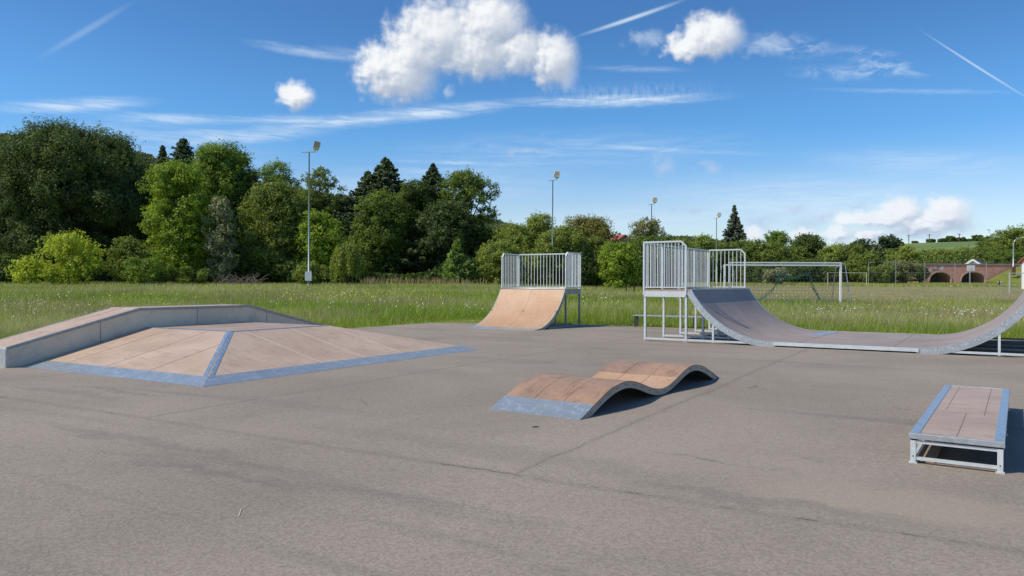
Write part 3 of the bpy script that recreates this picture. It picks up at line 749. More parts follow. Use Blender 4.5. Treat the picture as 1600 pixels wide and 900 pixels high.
# ------------------------------------------------------------------ goals
def goal(label, x0, x1, Y0, gz_, m='white', net='net', hgt=2.44, dep=1.1, back=1, half=False, ya=0.):
    """x0, x1 world X of the posts, Y0 distance of the left post; back=+1 net goes away from the viewer"""
    t = thing('football_goal', label, 'football goal', (x0, Y0, gz_), math.atan2(ya, x1-x0)); L = math.hypot(x1-x0, ya)
    for x in (0, L): MB().box(x-.05, x+.05, -.05, .05, 0, hgt-.045).build('post', m, t)
    MB().box(-.05, L+.05, -.05, .05, hgt-.045, hgt+.045).build('crossbar', m, t)
    for x in (0, L):
        mb = MB(); mb.beam((x, back*.06, hgt-.05), (x, back*.7, hgt-.1), .05); mb.beam((x, back*.7, hgt-.1), (x, back*(dep+.4), .03), .045); mb.beam((x, back*.06, .03), (x, back*(dep+.4), .03), .045)
        mb.build('net_stay', 'galv', t)
    MB().beam((0, back*(dep+.4), .05), (L, back*(dep+.4), .05), .045).build('ground_bar', 'galv', t)
    rr = random.Random(int(x0*10)); mb = MB()
    def sh(u, v):               # u along, v from the crossbar (0) down to the back (1); the net sags and is gathered at places
        z = hgt-.06-(hgt-.1)*v; y = .1+(dep+.25)*v**.8
        g = .35*math.sin(u*2.1+1)+.2*math.sin(u*5.3)
        return (u+ .25*math.sin(v*3+u)*v, back*(y+.12*g*v), z)
    nu = int(L/.22); nv = 12
    for i in range(nu+1):
        u = L*i/nu
        for j in range(nv): mb.beam(sh(u, j/nv), sh(u, (j+1)/nv), .006)
    for j in range(nv+1):
        for i in range(0, nu, 2): mb.beam(sh(L*i/nu, j/nv), sh(L*min(i+2, nu)/nu, j/nv), .006)
    mb.build('net', net, t)
    if half:                    # bunched, tied-up folds of the green net
        for (ua, ub, za, zb, sd) in ((L*.22, L*.46, .15, 1.25, 1), (L*.46, L*.49, 1.2, 2.0, 2), (L*.74, L*.78, 2.0, 1.0, 3), (L*.78, L*.84, 1.0, .2, 4), (L*.48, L*.74, 1.9, 1.95, 5)):
            rr = random.Random(sd); mb = MB()
            for k in range(5):
                pts = [(ua+(ub-ua)*q/8+rr.uniform(-.1, .1), back*.35+rr.uniform(-.1, .1), za+(zb-za)*(q/8)**1.3+rr.uniform(-.12, .12)-.25*math.sin(PI*q/8)*(abs(ub-ua) > 1.5)) for q in range(9)]
                mb.tube(pts, .012, 5)
            mb.build('net_fold', 'net', t)
    return t
gx0, gx1 = at(1133, 430, 47.2).x, at(1310.5, 430, 47.6).x
goal('front one of two white full size goals right of the half pipe', gx0, gx1, 47.3, .36, 'white', 'netgrey', 2.44, 1.0, 1, True)
gx0, gx1 = at(1144, 430, 49).x, at(1319.5, 430, 49).x
goal('back one of two white full size goals, slightly taller in view', gx0, gx1, 49.6, .58, 'white', 'netgrey', 2.44, 1.0, -1)
gx0, gx1 = at(1293.5, 430, 141).x, at(1354, 430, 141).x
goal('small looking yellowish goal far across the brown pitch', gx0, gx1, 141, 1.36, 'cream', 'netgrey', 2.44, 1.6)
gx0 = at(1577.5, 430, 93).x
goal('goal cut off by the right edge before the grass bank', gx0, gx0+7.3, 93, .62, 'bright', 'net')

# ------------------------------------------------------------------ vegetation
def leaf_mesh(name, pos, nrm, size, tint, m, parent, asp=.62, droop=None):
    n = len(pos); rg = np.random.default_rng(n)
    nrm = nrm/np.linalg.norm(nrm, axis=1, keepdims=True)
    a = rg.normal(size=(n, 3)) if droop is None else droop+rg.normal(size=(n, 3))*.25
    t = a-nrm*(a*nrm).sum(1, keepdims=True); t /= np.linalg.norm(t, axis=1, keepdims=True)+1e-9
    b = np.cross(nrm, t); s = size[:, None]
    v = np.empty((n, 4, 3)); v[:, 0] = pos-t*s*.5; v[:, 1] = pos+b*s*asp*.5+nrm*s*.06; v[:, 2] = pos+t*s*.5; v[:, 3] = pos-b*s*asp*.5+nrm*s*.06
    me = bpy.data.meshes.new(name); me.vertices.add(n*4); me.vertices.foreach_set('co', v.ravel())
    me.loops.add(n*4); me.loops.foreach_set('vertex_index', np.arange(n*4, dtype=np.int32))
    me.polygons.add(n); me.polygons.foreach_set('loop_start', np.arange(0, n*4, 4, dtype=np.int32)); me.polygons.foreach_set('loop_total', np.full(n, 4, dtype=np.int32))
    at_ = me.attributes.new('tint', 'FLOAT', 'FACE'); at_.data.foreach_set('value', np.clip(tint, 0, 1).astype(np.float32))
    me.materials.append(M[m]); me.update(); me.validate()
    o = bpy.data.objects.new(name, me); COL.objects.link(o)
    if parent is not None: o.parent = parent
    return o

def unit(rg, n):
    v = rg.normal(size=(n, 3)); return v/np.linalg.norm(v, axis=1, keepdims=True)

def broad(parent, rg, Ht, W, base, m, lobes=14, dens=1., leaf=.30, core=True, peak=.55, spiky=0., open_=0., Dp=None, crownname='crown', trunk=True, lr=(.17, .27)):
    """crown made of lobes, each lobe of leaf clumps; base = height of the crown's lower edge"""
    W *= 1.10; Dp = Dp or W*.8; ch = Ht-base; lobes = int(lobes*1.35)
    L = []
    for i in range(lobes):
        u = (i+.5)/lobes; u = min(.97, max(.03, u+rg.uniform(-.04, .04)))
        # half-width of the envelope at height u
        e_ = math.sqrt(max(0, 1-((u-peak)/(1-peak if u > peak else peak*1.12))**2))
        ph = i*2.399+rg.uniform(-.5, .5); lr_ = rg.uniform(lr[0]*.72, lr[1]*1.12)*min(W, ch*1.25)
        rx = max(0, W/2*e_-lr_*.8); ry = max(0, Dp/2*e_-lr_*.8)
        k = rg.uniform(.75, 1.05)
        L.append((rx*math.cos(ph)*k, ry*math.sin(ph)*k, base+min(max(ch*u, lr_*.75), ch-lr_*.8), lr_))
    if core:
        L.append((0, 0, base+ch*.5, min(W*.34, ch*.42))); L.append((0, 0, base+ch*.8, min(W*.2, ch*.18)))
    P_, N_, S_, T_ = [], [], [], []
    for (lx, ly, lz, lr_) in L:
        rc = max(.38, min(1.0, lr_*.36))*(1-.15*open_)
        nc = int(max(10, 4*PI*lr_**2/(PI*rc**2)*1.15*(1-.45*open_)))
        d = unit(rg, nc); d[:, 2] = d[:, 2]*.9+.12
        cc = np.array([lx, ly, lz])+d*lr_*np.array([1, 1, .82])*rg.uniform(.72, 1.06, (nc, 1))
        ct = rg.uniform(.15, .85, nc)
        nl = int(max(12, 11*dens*(rc/leaf)**2*.55))
        dd = unit(rg, nc*nl).reshape(nc, nl, 3); dd[..., 2] += .25
        rad = rc*rg.uniform(.35, 1.12, (nc, nl, 1))
        stretch = np.array([1, 1, .72+spiky])
        pp = cc[:, None]+dd*rad*stretch
        nn = dd*1.0+d[:, None]*.5+rg.normal(size=(nc, nl, 3))*.55+np.array([0, 0, .35])
        P_.append(pp.reshape(-1, 3)); N_.append(nn.reshape(-1, 3)); S_.append(leaf*rg.uniform(.65, 1.35, nc*nl)); T_.append((ct[:, None]+rg.normal(0, .16, (nc, nl))).ravel())
        # twigs that stick out of the lobe and break the outline
        nt_ = int(nc*.45); td = unit(rg, nt_); td[:, 2] = td[:, 2]*.8+.25; q = rg.uniform(0, 1, (nt_, 16)); tl = lr_*rg.uniform(.15, .5, (nt_, 1))*(1+open_*.5)
        rr_ = lr_*.95+tl*q
        pp = np.array([lx, ly, lz])+td[:, None]*rr_[..., None]*np.array([1, 1, .85])+rg.normal(size=(nt_, 16, 3))*(.22*(1.15-q))[..., None]*max(.5, min(1.3, lr_*.5))
        P_.append(pp.reshape(-1, 3)); N_.append((td[:, None]+rg.normal(size=(nt_, 16, 3))*.7).reshape(-1, 3)); S_.append(leaf*rg.uniform(.6, 1.15, nt_*16)); T_.append((rg.uniform(.3, .95, (nt_, 1))+rg.normal(0, .12, (nt_, 16))).ravel())
    if spiky:                   # upright shoots breaking the outline at the top
        ns_ = int(W*7)
        for i in range(ns_):
            ph = rg.uniform(0, 2*PI); q = math.sqrt(rg.uniform(0, 1)); u_ = math.sqrt(max(0, 1-q*q*.95))
            x, y = W/2*q*math.cos(ph), Dp/2*q*math.sin(ph); z0 = base+ch*(peak+(1-peak)*u_)-.8
            n_ = 26; zz = rg.uniform(0, 1, n_); l_ = rg.uniform(.7, 1.7)
            pp = np.stack([x+zz*l_*x/W*.7+rg.normal(0, .1, n_), y+rg.normal(0, .1, n_), z0+zz*l_], 1)
            P_.append(pp); N_.append(unit(rg, n_)+[0, -.3, .3]); S_.append(leaf*rg.uniform(.7, 1.1, n_)); T_.append(rg.uniform(.2, .9, n_))
    pos = np.concatenate(P_); pos[:, 2] = np.maximum(pos[:, 2], .08)
    leaf_mesh(crownname, pos, np.concatenate(N_), np.concatenate(S_), np.concatenate(T_), m, parent)
    if trunk:
        mb = MB(); r0 = max(.06, Ht*.018); tp = base+ch*.62
        mb.tube([(0, 0, 0), (rg.normal(0, .1), 0, tp*.4), (rg.normal(0, .2), rg.normal(0, .1), tp)], [r0*1.3, r0, r0*.35], 8)
        for (lx, ly, lz, lr_) in L[:lobes]:
            z0 = max(base*.6+.2, min(tp*.85, lz*.5)); mb.tube([(0, 0, z0), (lx*.45, ly*.45, z0+(lz-z0)*.55), (lx*.9, ly*.9, lz)], [r0*.5, r0*.3, r0*.1], 5, cap=False)
            for k in range(3):
                d = unit(rg, 1)[0]; mb.tube([(lx*.7, ly*.7, z0+(lz-z0)*.75), (lx+d[0]*lr_*.8, ly+d[1]*lr_*.8, lz+abs(d[2])*lr_*.7)], [r0*.18, r0*.05], 4, cap=False)
        mb.build('trunk', 'bark', parent, smooth=True)

def conifer(parent, rg, Ht, W, m, base=.6, step=.55, droop=.25, leaf=.34, open_=0., top=1., power=1.0, up=.0):
    P_, N_, S_, T_, A_ = [], [], [], [], []
    z = base; mb = MB(); mb.tube([(0, 0, 0), (0, 0, Ht*.6), (0, 0, Ht)], [Ht*.016+.05, Ht*.01+.02, .02], 7)
    while z < Ht-.15:
        k = 1-(z-base)/(Ht-base)
        L0 = W/2*min(1, (k*1.02)**power)+.1
        nb = int(4+4*k)
        for i in range(nb):
            ph = rg.uniform(0, 2*PI); L = L0*rg.uniform(.72, 1.12)*(1-.3*open_*rg.uniform(0, 1))
            n_ = int(max(10, L*34/(leaf/.34)*(1-.35*open_)))
            q = rg.uniform(.05, 1, n_)**.6
            x = L*q; zz = z+up*L*q-droop*L*q**1.2*rg.uniform(.7, 1.2)+.22*L*q**3
            wd = (.36*L*(1-q)+.26)*rg.normal(0, .55, n_)
            pp = np.stack([x*math.cos(ph)-wd*math.sin(ph), x*math.sin(ph)+wd*math.cos(ph), zz-abs(rg.normal(0, .16, n_))], 1)
            P_.append(pp); nn = rg.normal(size=(n_, 3))*.5+np.array([math.cos(ph)*.45, math.sin(ph)*.45, .75]); N_.append(nn)
            A_.append(np.tile([math.cos(ph), math.sin(ph), -.35], (n_, 1)))
            S_.append(leaf*rg.uniform(.7, 1.5, n_)); T_.append(rg.uniform(.1, .6)+.35*q+rg.normal(0, .1, n_))
            mb.tube([(0, 0, z), (L*.9*math.cos(ph), L*.9*math.sin(ph), z+up*L*.9-droop*L*.9+.16*L)], [.03+.01*L, .01], 4, cap=False)
        z += step*rg.uniform(.35, 1.0)*(.55+.45*k)*.75
    leaf_mesh('crown', np.concatenate(P_), np.concatenate(N_), np.concatenate(S_), np.concatenate(T_), m, parent, .6, np.concatenate(A_))
    mb.build('trunk', 'bark', parent, smooth=True)

def weeping(parent, rg, Ht, W, m, leaf=.24, dens=1.):
    P_, N_, T_ = [], [], []
    for i in range(int(150*dens)):
        ph = rg.uniform(0, 2*PI); r = W/2*math.sqrt(rg.uniform(.02, 1)); z0 = Ht*(.98-.38*(r/(W/2))**2)*rg.uniform(.82, 1.02)
        ln = z0*rg.uniform(.35, .9); n_ = int(ln*22); q = rg.uniform(0, 1, n_)
        rr_ = r+.35*np.sin(q*2)
        pp = np.stack([rr_*math.cos(ph)+rg.normal(0, .09, n_), rr_*math.sin(ph)+rg.normal(0, .09, n_), z0-ln*q+rg.normal(0, .05, n_)], 1)
        P_.append(pp); N_.append(rg.normal(size=(n_, 3))+[math.cos(ph)*.6, math.sin(ph)*.6, .2]); T_.append(rg.uniform(.2, .8)+rg.normal(0, .12, n_))
    P_ = np.concatenate(P_); n_ = len(P_)
    leaf_mesh('crown', P_, np.concatenate(N_), leaf*rg.uniform(.7, 1.4, n_), np.concatenate(T_), m, parent, .4, np.tile([0, 0, -1.], (n_, 1)))
    mb = MB(); mb.tube([(0, 0, 0), (.1, 0, Ht*.5), (0, .1, Ht*.85)], [.16, .12, .05], 7)
    for i in range(7):
        ph = i*.9; mb.tube([(.05, 0, Ht*.45), (W*.2*math.cos(ph), W*.2*math.sin(ph), Ht*.8), (W*.4*math.cos(ph), W*.4*math.sin(ph), Ht*.75)], [.07, .05, .02], 5, cap=False)
    mb.build('trunk', 'bark', parent, smooth=True)

SEED = [100]
def plant(kind, name, label, cat, px, topy, wpx, Yd, m, group=None, **k):
    SEED[0] += 1; rg = np.random.default_rng(SEED[0])
    x = (px-800)/FPX*Yd; g = H(x, Yd) if 'gz' not in k else k.pop('gz'); Ht = at(px, topy, Yd).z-g; W = wpx/FPX*Yd
    t = thing(name, label, cat, (x, Yd, g), 0, group)
    bf = k.pop('base', .06)
    if kind == 'b': broad(t, rg, Ht, W, Ht*bf, 'leaf_'+m, **k)
    elif kind == 'c': conifer(t, rg, Ht, W, 'leaf_'+m, base=Ht*bf, **k)
    else: weeping(t, rg, Ht, W, 'leaf_'+m, **k)
    return t
def tree(label, px, topy, wpx, Yd, m, name='broadleaf_tree', **k): return plant('b', name, label, 'tree', px, topy, wpx, Yd, m, 'trees along the far side of the meadow', **k)
def bush(label, px, topy, wpx, Yd, m, **k):
    k.setdefault('lobes', 9); k.setdefault('base', .0)
    return plant('b', 'bush', label, 'bush', px, topy, wpx, Yd, m, 'bushes along the far side of the meadow', **k)
def spruce(label, px, topy, wpx, Yd, m='spruce', name='spruce_tree', **k): return plant('c', name, label, 'conifer', px, topy, wpx, Yd, m, 'conifers beyond the meadow', **k)

# --- left: the dark wood edge, from back to front
tree('huge dark green tree with upright shoots filling the left edge', 108, 203, 240, 104, 'dark', lobes=30, base=.03, spiky=.25, leaf=.26, peak=.6, lr=(.13, .2), dens=1.1)
tree('dark tree cut off by the left edge of the photo', -28, 218, 190, 107, 'dark', lobes=20, base=.03, spiky=.2, leaf=.28, peak=.6, lr=(.14, .2))
tree('olive tinged tree just right of the huge dark one', 188, 232, 88, 112, 'mid', lobes=16, base=.04, leaf=.28)
tree('olive green tree in the gap below the hill top, left of the first spruce tip', 226, 262, 70, 112, 'olive', lobes=14, base=.02, leaf=.27)
spruce('first dark spruce tip left of the taller one above the wood', 254, 226, 160, 126, open_=.2)
spruce('taller spruce with ragged open top above the bright green tree', 287, 213, 185, 122, open_=.55, step=.8, power=.7)
tree('tall rounded green tree right of the ragged spruce', 348, 227, 104, 116, 'green', lobes=20, base=.12, leaf=.28)
tree('dark filling tree behind the bright green one', 305, 262, 120, 124, 'deep', lobes=14, base=.03)
tree('loose light green tree crown left of the tallest mast', 432, 255, 82, 122, 'green', lobes=15, base=.25, open_=.6, leaf=.25, core=False, lr=(.14, .22))
tree('open tree crown with visible twigs behind the tallest mast', 498, 262, 72, 118, 'olive', lobes=15, base=.3, open_=.8, leaf=.23, core=False, lr=(.13, .2))
tree('dark green tree behind the olive layered tree', 395, 268, 80, 116, 'mid', lobes=14, base=.03, leaf=.28)
tree('dark tree behind the lower half of the tallest mast', 470, 300, 96, 119, 'deep', lobes=14, base=.02, leaf=.28)
tree('low dark tree between the open crown and the spruces', 535, 312, 66, 122, 'deep', lobes=12, base=.02)
spruce('broad dark spruce, tallest of the middle pair', 602, 243, 300, 120, base=.1)
spruce('narrower slanting spruce left of the broad one', 575, 264, 235, 121, base=.1, open_=.2)
spruce('dark slim spruce left of the big domed tree', 676, 254, 235, 112, base=.12)
tree('domed green tree with loose right side in the middle of the photo', 728, 269, 104, 110, 'mid', lobes=20, base=.12, open_=.35, leaf=.27, core=False, lr=(.14, .22))
tree('round green tree in front of the broad spruce', 597, 303, 96, 106, 'mid', lobes=16, base=.06, leaf=.27)
tree('medium green tree between the round tree and the slim spruce', 648, 284, 72, 109, 'deep', lobes=14, base=.03)
tree('dark tree under the slim spruce', 692, 318, 96, 106, 'dark', lobes=14, base=.02)
tree('bright green tall tree standing before the spruce tips', 277, 258, 108, 94, 'bright', lobes=24, base=.06, leaf=.25, open_=.25, peak=.5, lr=(.14, .22), Dp=7)
tree('narrow silvery grey willow beside the bright green tree', 344, 309, 48, 93, 'silver', lobes=14, base=.03, leaf=.22, spiky=.15, peak=.4, open_=.2)
tree('olive green tree with layered branches left of the tallest mast', 430, 290, 104, 98, 'olive', lobes=20, base=.06, leaf=.25, open_=.15)
tree('yellow green tree low behind the tallest mast', 496, 332, 74, 96, 'bright', lobes=13, base=.1, leaf=.24)
plant('w', 'weeping_tree', 'small weeping willow with hanging pale shoots right of the tallest mast', 'tree', 543, 370, 46, 90, 'willow', 'trees along the far side of the meadow')
spruce('small light green young conifer at the meadow edge', 714, 373, 60, 92, 'larch', 'young_conifer', base=.16, step=.5, droop=.05, open_=.2, leaf=.28, up=.12)
bush('large yellow green bush at the left meadow edge', 108, 368, 98, 84, 'yellow', lobes=9, leaf=.25, spiky=.5, open_=.8, core=False, peak=.36, lr=(.11, .2))
bush('small low yellow green bush left of the large yellow one', 42, 404, 46, 82, 'yellow', lobes=6, leaf=.24, spiky=.4, open_=.8, core=False, peak=.4, lr=(.14, .24))
bush('dark low bush at the left edge of the photo', 8, 400, 70, 88, 'deep')
bush('grey green twiggy bush between yellow bush and bright tree', 203, 372, 66, 88, 'olive', open_=.5, leaf=.22)
bush('fresh green low bush before the bright green tree', 226, 404, 76, 84, 'green', lobes=10, leaf=.22)
bush('low round bush at the foot of the tallest mast', 487, 414, 52, 84, 'olive', leaf=.2)
bush('low leafy bush under the bright green tree, beside its trunk', 292, 418, 70, 86, 'mid', leaf=.22)
bush('shaded bush below the olive green tree', 395, 400, 80, 97, 'deep', leaf=.25)
bush('shaded bush below the yellow green tree', 455, 410, 60, 95, 'deep', leaf=.25)
# --- centre
bush('pale willow bush left of the quarter pipe railing', 782, 378, 70, 93, 'willow', lobes=12, leaf=.21, open_=.2)
tree('pale twiggy willow behind the left of the quarter pipe railing', 800, 350, 62, 104, 'willow', lobes=12, base=.1, leaf=.22, open_=.5)
tree('light green tree with feathery top left of the second mast', 842, 336, 66, 106, 'willow', lobes=14, base=.1, leaf=.22, open_=.3)
tree('broad green bushy tree behind the second mast', 880, 358, 90, 100, 'olive', lobes=14, base=.02, leaf=.23)
tree('brownish rounded tree right of the second mast', 918, 343, 96, 114, 'brown', lobes=16, base=.1, leaf=.25)
bush('olive bush below the brownish tree', 925, 372, 72, 102, 'olive', leaf=.23)
bush('bright green bush left of the half pipe railing', 970, 382, 64, 94, 'bright', lobes=12, leaf=.22)
tree('grey green loose tree around the third mast', 1013, 343, 64, 118, 'grey', lobes=14, base=.1, leaf=.22, open_=.35)
bush('dark green bush right behind the third mast', 1020, 372, 80, 110, 'mid', lobes=12)
bush('dull bush seen through the quarter pipe railing', 845, 384, 80, 97, 'olive', leaf=.22)
bush('dark bush between the railing and the bright bush', 905, 394, 60, 98, 'deep')
# --- right: behind the goals
B = lambda label, px, ty, w_, m, Yd=172, **k: bush(label, px, ty, w_, Yd, m, leaf=.34, **k)
B('olive bush behind the front panel of the half pipe railing', 1065, 376, 60, 'olive', 165)
B('light willow bush just right of the front railing panel', 1098, 368, 50, 'willow', 170)
B('low olive bush at the foot of the farthest mast', 1128, 378, 56, 'olive', 175)
spruce('lone bluish spruce standing free on the right', 1147, 320, 78, 190, 'blue', base=.12, open_=.3, leaf=.5, step=.8)
B('olive bush right below the lone spruce', 1172, 376, 58, 'olive', 176)
B('wide twiggy bush behind the left half of the goals', 1205, 382, 66, 'olive', 174)
tree('round green tree, first one right of the lone spruce', 1215, 363, 46, 200, 'green', base=.05, leaf=.38, lobes=15, lr=(.18, .28))
tree('wide dark green chestnut above the goals', 1262, 369, 56, 182, 'deep', base=.02, leaf=.36, lobes=20, lr=(.2, .3), peak=.45)
B('bush filling between the two round trees', 1240, 386, 50, 'olive', 178)
B('dark low bush behind the goal net', 1190, 412, 90, 'deep', 160)
B('whitish flowering bush behind the goal net', 1212, 420, 46, 'silver', 152)
B('shaded bush below the chestnut', 1262, 405, 70, 'deep', 165)
B('light olive bush right of the chestnut', 1302, 383, 54, 'willow', 176)
B('olive bush above the far yellowish goal', 1330, 381, 50, 'olive', 178)
tree('dark pine, left one of the small pair', 1345, 375, 42, 215, 'spruce', name='pine_tree', base=.2, leaf=.45, lobes=10)
tree('taller dark pine, right one of the small pair', 1384, 368, 34, 212, 'spruce', name='pine_tree', base=.15, leaf=.45, lobes=11)
tree('dark pine leaning on the right of the taller one', 1402, 373, 26, 214, 'spruce', name='pine_tree', base=.2, leaf=.45, lobes=8)
B('willow bush behind the first fence post', 1352, 396, 60, 'olive', 168)
B('rounded light bush left of the bridge', 1412, 386, 62, 'willow', 186)
B('grey green bush covering the left end of the bridge', 1405, 408, 60, 'grey', 166)
B('low dark bush at the foot of the fence left of the bridge', 1375, 415, 60, 'olive', 162)
B('bush touching the left arch of the bridge', 1436, 414, 26, 'olive', 167)
B('rounded bush right behind the bridge parapet, left one', 1462, 391, 52, 'willow', 215)
B('rounded bush behind the middle of the bridge', 1500, 388, 56, 'willow', 220)
B('olive bush between white gable and street lamp', 1545, 384, 60, 'olive', 215)
tree('large olive tree at the right edge behind the street lamp', 1590, 359, 92, 218, 'olive', base=.02, leaf=.42, lobes=18, open_=.2)
tree('dark green tree left of the street lamp', 1545, 371, 50, 235, 'deep', base=.02, leaf=.42, lobes=12)
B('dark bush behind the street lamp', 1572, 392, 60, 'mid', 205)

# dense shaded growth under and behind the wood, one uncountable mass
def mass(name, spans, m, leaf, label, cat):
    rg = np.random.default_rng(7); P_ = []; N_ = []
    for (x0, x1, Y0, Y1, h0, h1, n_) in spans:
        yy = rg.uniform(Y0, Y1, n_); xx = (rg.uniform(x0, x1, n_)-800)/FPX*yy
        hh = (h0+(h1-h0)*(.5+.5*np.sin(xx*.45+np.sin(xx*.17)*2)))*rg.uniform(0.02, 1, n_)
        P_.append(np.stack([xx, yy, Hn(xx, yy)+hh], 1)); N_.append(rg.normal(size=(n_, 3))+[0, -.3, .4])
    P_ = np.concatenate(P_); n_ = len(P_)
    return tag(leaf_mesh(name, P_, np.concatenate(N_), leaf*rg.uniform(.7, 1.5, n_), rg.uniform(.0, .7, n_), m, None), label, cat, None, 'stuff')
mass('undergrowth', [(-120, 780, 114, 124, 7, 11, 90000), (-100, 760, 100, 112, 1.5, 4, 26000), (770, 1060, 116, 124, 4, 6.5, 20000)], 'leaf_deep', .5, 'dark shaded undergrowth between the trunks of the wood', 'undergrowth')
mass('distant_hedge', [(1040, 1440, 178, 200, 4, 7.5, 26000), (1440, 1700, 205, 230, 6, 9, 20000)], 'leaf_olive', .7, 'far continuous hedge growth behind the goals and the bridge', 'hedge')
# dry reeds along the dark wood
rg = np.random.default_rng(11); n_ = 750
px_ = np.concatenate([rg.normal(c, s, 150) for c, s in ((580, 8), (614, 14), (655, 25), (700, 22), (690, 50))]); yy = rg.uniform(84, 90, n_); xx = (px_-800)/FPX*yy
hh = rg.uniform(.2, 1.1, n_)
tag(leaf_mesh('dry_reeds', np.stack([xx, yy, Hn(xx, yy)+hh*.5+.2], 1), rg.normal(size=(n_, 3))*[1, 1, .1]+[0, -.5, 0], hh, rg.uniform(0, 1, n_), 'leaf_reed', None, .08, np.tile([0, 0, 1.], (n_, 1))), 'dry brown reeds and seed stalks before the dark wood', 'reeds', None, 'stuff')
# heap of dead branches
mb = MB(); rr = random.Random(2); p = at(375, 440, 86)
for i in range(60):
    a = Vector((rr.uniform(-2.4, 2.4), rr.uniform(-1, 1), rr.uniform(0, .5))); b = a+Vector((rr.uniform(-1.4, 1.4), rr.uniform(-.5, .5), rr.uniform(.2, 1.3))); mb.tube([a, (a+b)/2+Vector((0, 0, .15)), b], [.05, .035, .015], 5)
o = mb.build('brush_pile', m_simple('dead_wood', (.17, .125, .10), .9, 0, .3, 2)); o.location = (p.x, 86, H(p.x, 86)); tag(o, 'heap of bare grey brown branches under the silvery willow', 'branches')

# ------------------------------------------------------------------ hills
def hill(name, prof, Yc, depth, m, sub=3):
    xs_ = np.linspace(prof[0][0], prof[-1][0], 160); tops = np.interp(xs_, [p[0] for p in prof], [p[1] for p in prof])
    mb = MB(); rows_ = 14
    for j in range(rows_+1):
        k = j/rows_; Yj = Yc-depth*(1-k)
        for x, ty in zip(xs_, tops):
            zt = at(x, ty, Yc).z; X_ = (x-800)/FPX*Yc
            mb.v.append((X_, Yj, -2+(zt+2)*(math.sin(k*PI/2)**1.1)))
    for x, ty in zip(xs_, tops): mb.v.append(((x-800)/FPX*Yc, Yc+depth*2, -3))
    n_ = len(xs_)
    mb.f = [(j*n_+i, j*n_+i+1, (j+1)*n_+i+1, (j+1)*n_+i) for j in range(rows_+1) for i in range(n_-1)]; mb.mi = [0]*len(mb.f)
    o = mb.build(name, m, smooth=True); tag(o, kind='structure'); return mb, o
def m_field():
    m, T, out = mat('crop_field'); p = objco(T)
    a = T.noise(T.vm('MULTIPLY', p, (.25, .9, 3.)), .035, 4, .5)
    st = T.node('ShaderNodeTexWave', dict(wave_type='BANDS', bands_direction='X'), Vector=p, Scale=.05, Distortion=1.5, Detail=2.).outputs['Fac']
    cc = T.mix(T.ss(a, .42, .58), (.10, .17, .04), (.17, .21, .06)); cc = T.mix(T.m('MULTIPLY', st, .18), cc, (.20, .21, .08))
    bsdf(T, out, Base_Color=cc, Roughness=.95); return m
M['field'] = m_field()
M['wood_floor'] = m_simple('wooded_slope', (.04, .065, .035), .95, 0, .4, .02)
left_prof = [(-500, 220), (0, 222), (120, 234), (200, 243), (235, 251), (300, 275), (450, 306), (560, 319), (680, 336), (780, 355), (820, 369), (900, 381), (1000, 386), (1040, 377), (1075, 382), (1130, 398), (1300, 408)]
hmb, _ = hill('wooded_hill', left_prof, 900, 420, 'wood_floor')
fmb, _ = hill('field_hill', [(1120, 425), (1230, 398), (1330, 385), (1420, 381), (1500, 379), (1560, 377), (1700, 372), (1900, 370)], 620, 300, 'field')
# the hill's far-off forest, one mass
rg = np.random.default_rng(21); nn_ = 42000
px_ = rg.uniform(-60, 1130, nn_); kk = rg.uniform(.25, 1, nn_)**.5
tp = np.interp(px_, [p[0] for p in left_prof], [p[1] for p in left_prof])
zt = EYE+(443-tp)/FPX*900; zz = -2+(zt+2)*(np.sin(kk*PI/2)**1.1)
clump = np.sin(px_*.9+kk*40)*np.sin(px_*.37+kk*71)
tag(leaf_mesh('hill_forest', np.stack([(px_-800)/FPX*900, 900-420*(1-kk), zz+rg.uniform(0, 4, nn_)+1.5*clump], 1), rg.normal(size=(nn_, 3))+[-.3, -.5, .9], rg.uniform(2.5, 5.5, nn_), .5+.3*clump+rg.normal(0, .15, nn_), 'leaf_far', None, .8), 'far-off forest covering the hill behind the trees', 'forest', None, 'stuff')
# trees along the ridge of the field
ridge = [('tiny lone round tree', 1429, 377, 9), ('first low tree of the ridge row', 1454, 374, 13), ('second tree of the ridge row', 1471, 373, 12), ('third and highest tree of the ridge row', 1485, 370, 14),
         ('fourth tree of the ridge row', 1496, 372, 9), ('fifth narrow tree of the ridge row', 1504, 371, 8), ('small low tree closing the ridge row', 1513, 374, 8), ('broad round tree right of the ridge row', 1527, 368, 19), ('last round tree before the large trees at right', 1543, 371, 13)]
for (lb, px, ty, w_) in ridge:
    gzz = at(px, 382, 612).z
    plant('b', 'ridge_tree', lb+' on the green field hill', 'tree', px, ty, w_, 612, 'deep', 'trees along the ridge of the field', gz=gzz, base=.05, lobes=9, leaf=1.1, dens=.8, trunk=True)
# power poles on the ridge
for (lb, px, ty) in (('first wooden power pole left of the ridge trees', 1420, 367), ('second power pole above the ridge trees', 1452, 366), ('third power pole above the ridge trees', 1499, 365)):
    p = at(px, ty, 608); g = at(px, 383, 608).z; t = thing('power_pole', lb, 'pole', (p.x, 608, g), 0, 'power poles on the ridge')
    MB().tube([(0, 0, 0), (0, 0, p.z-g)], .28, 6).build('pole', 'bark', t); MB().beam((-1.5, 0, p.z-g-.6), (1.5, 0, p.z-g-.6), .3).build('crossarm', 'bark', t)
p = at(199.5, 226, 880); g = at(200, 242, 880).z; t = thing('radio_mast', 'tiny radio mast on the wooded hill top', 'mast', (p.x, 880, g))
MB().tube([(0, 0, 0), (0, 0, p.z-g)], [.5, .3], 6).build('mast_pole', 'dull', t); MB().tube([(0, 0, (p.z-g)*.72), (0, 0, (p.z-g)*.95)], .9, 8).build('antenna', 'dull', t)

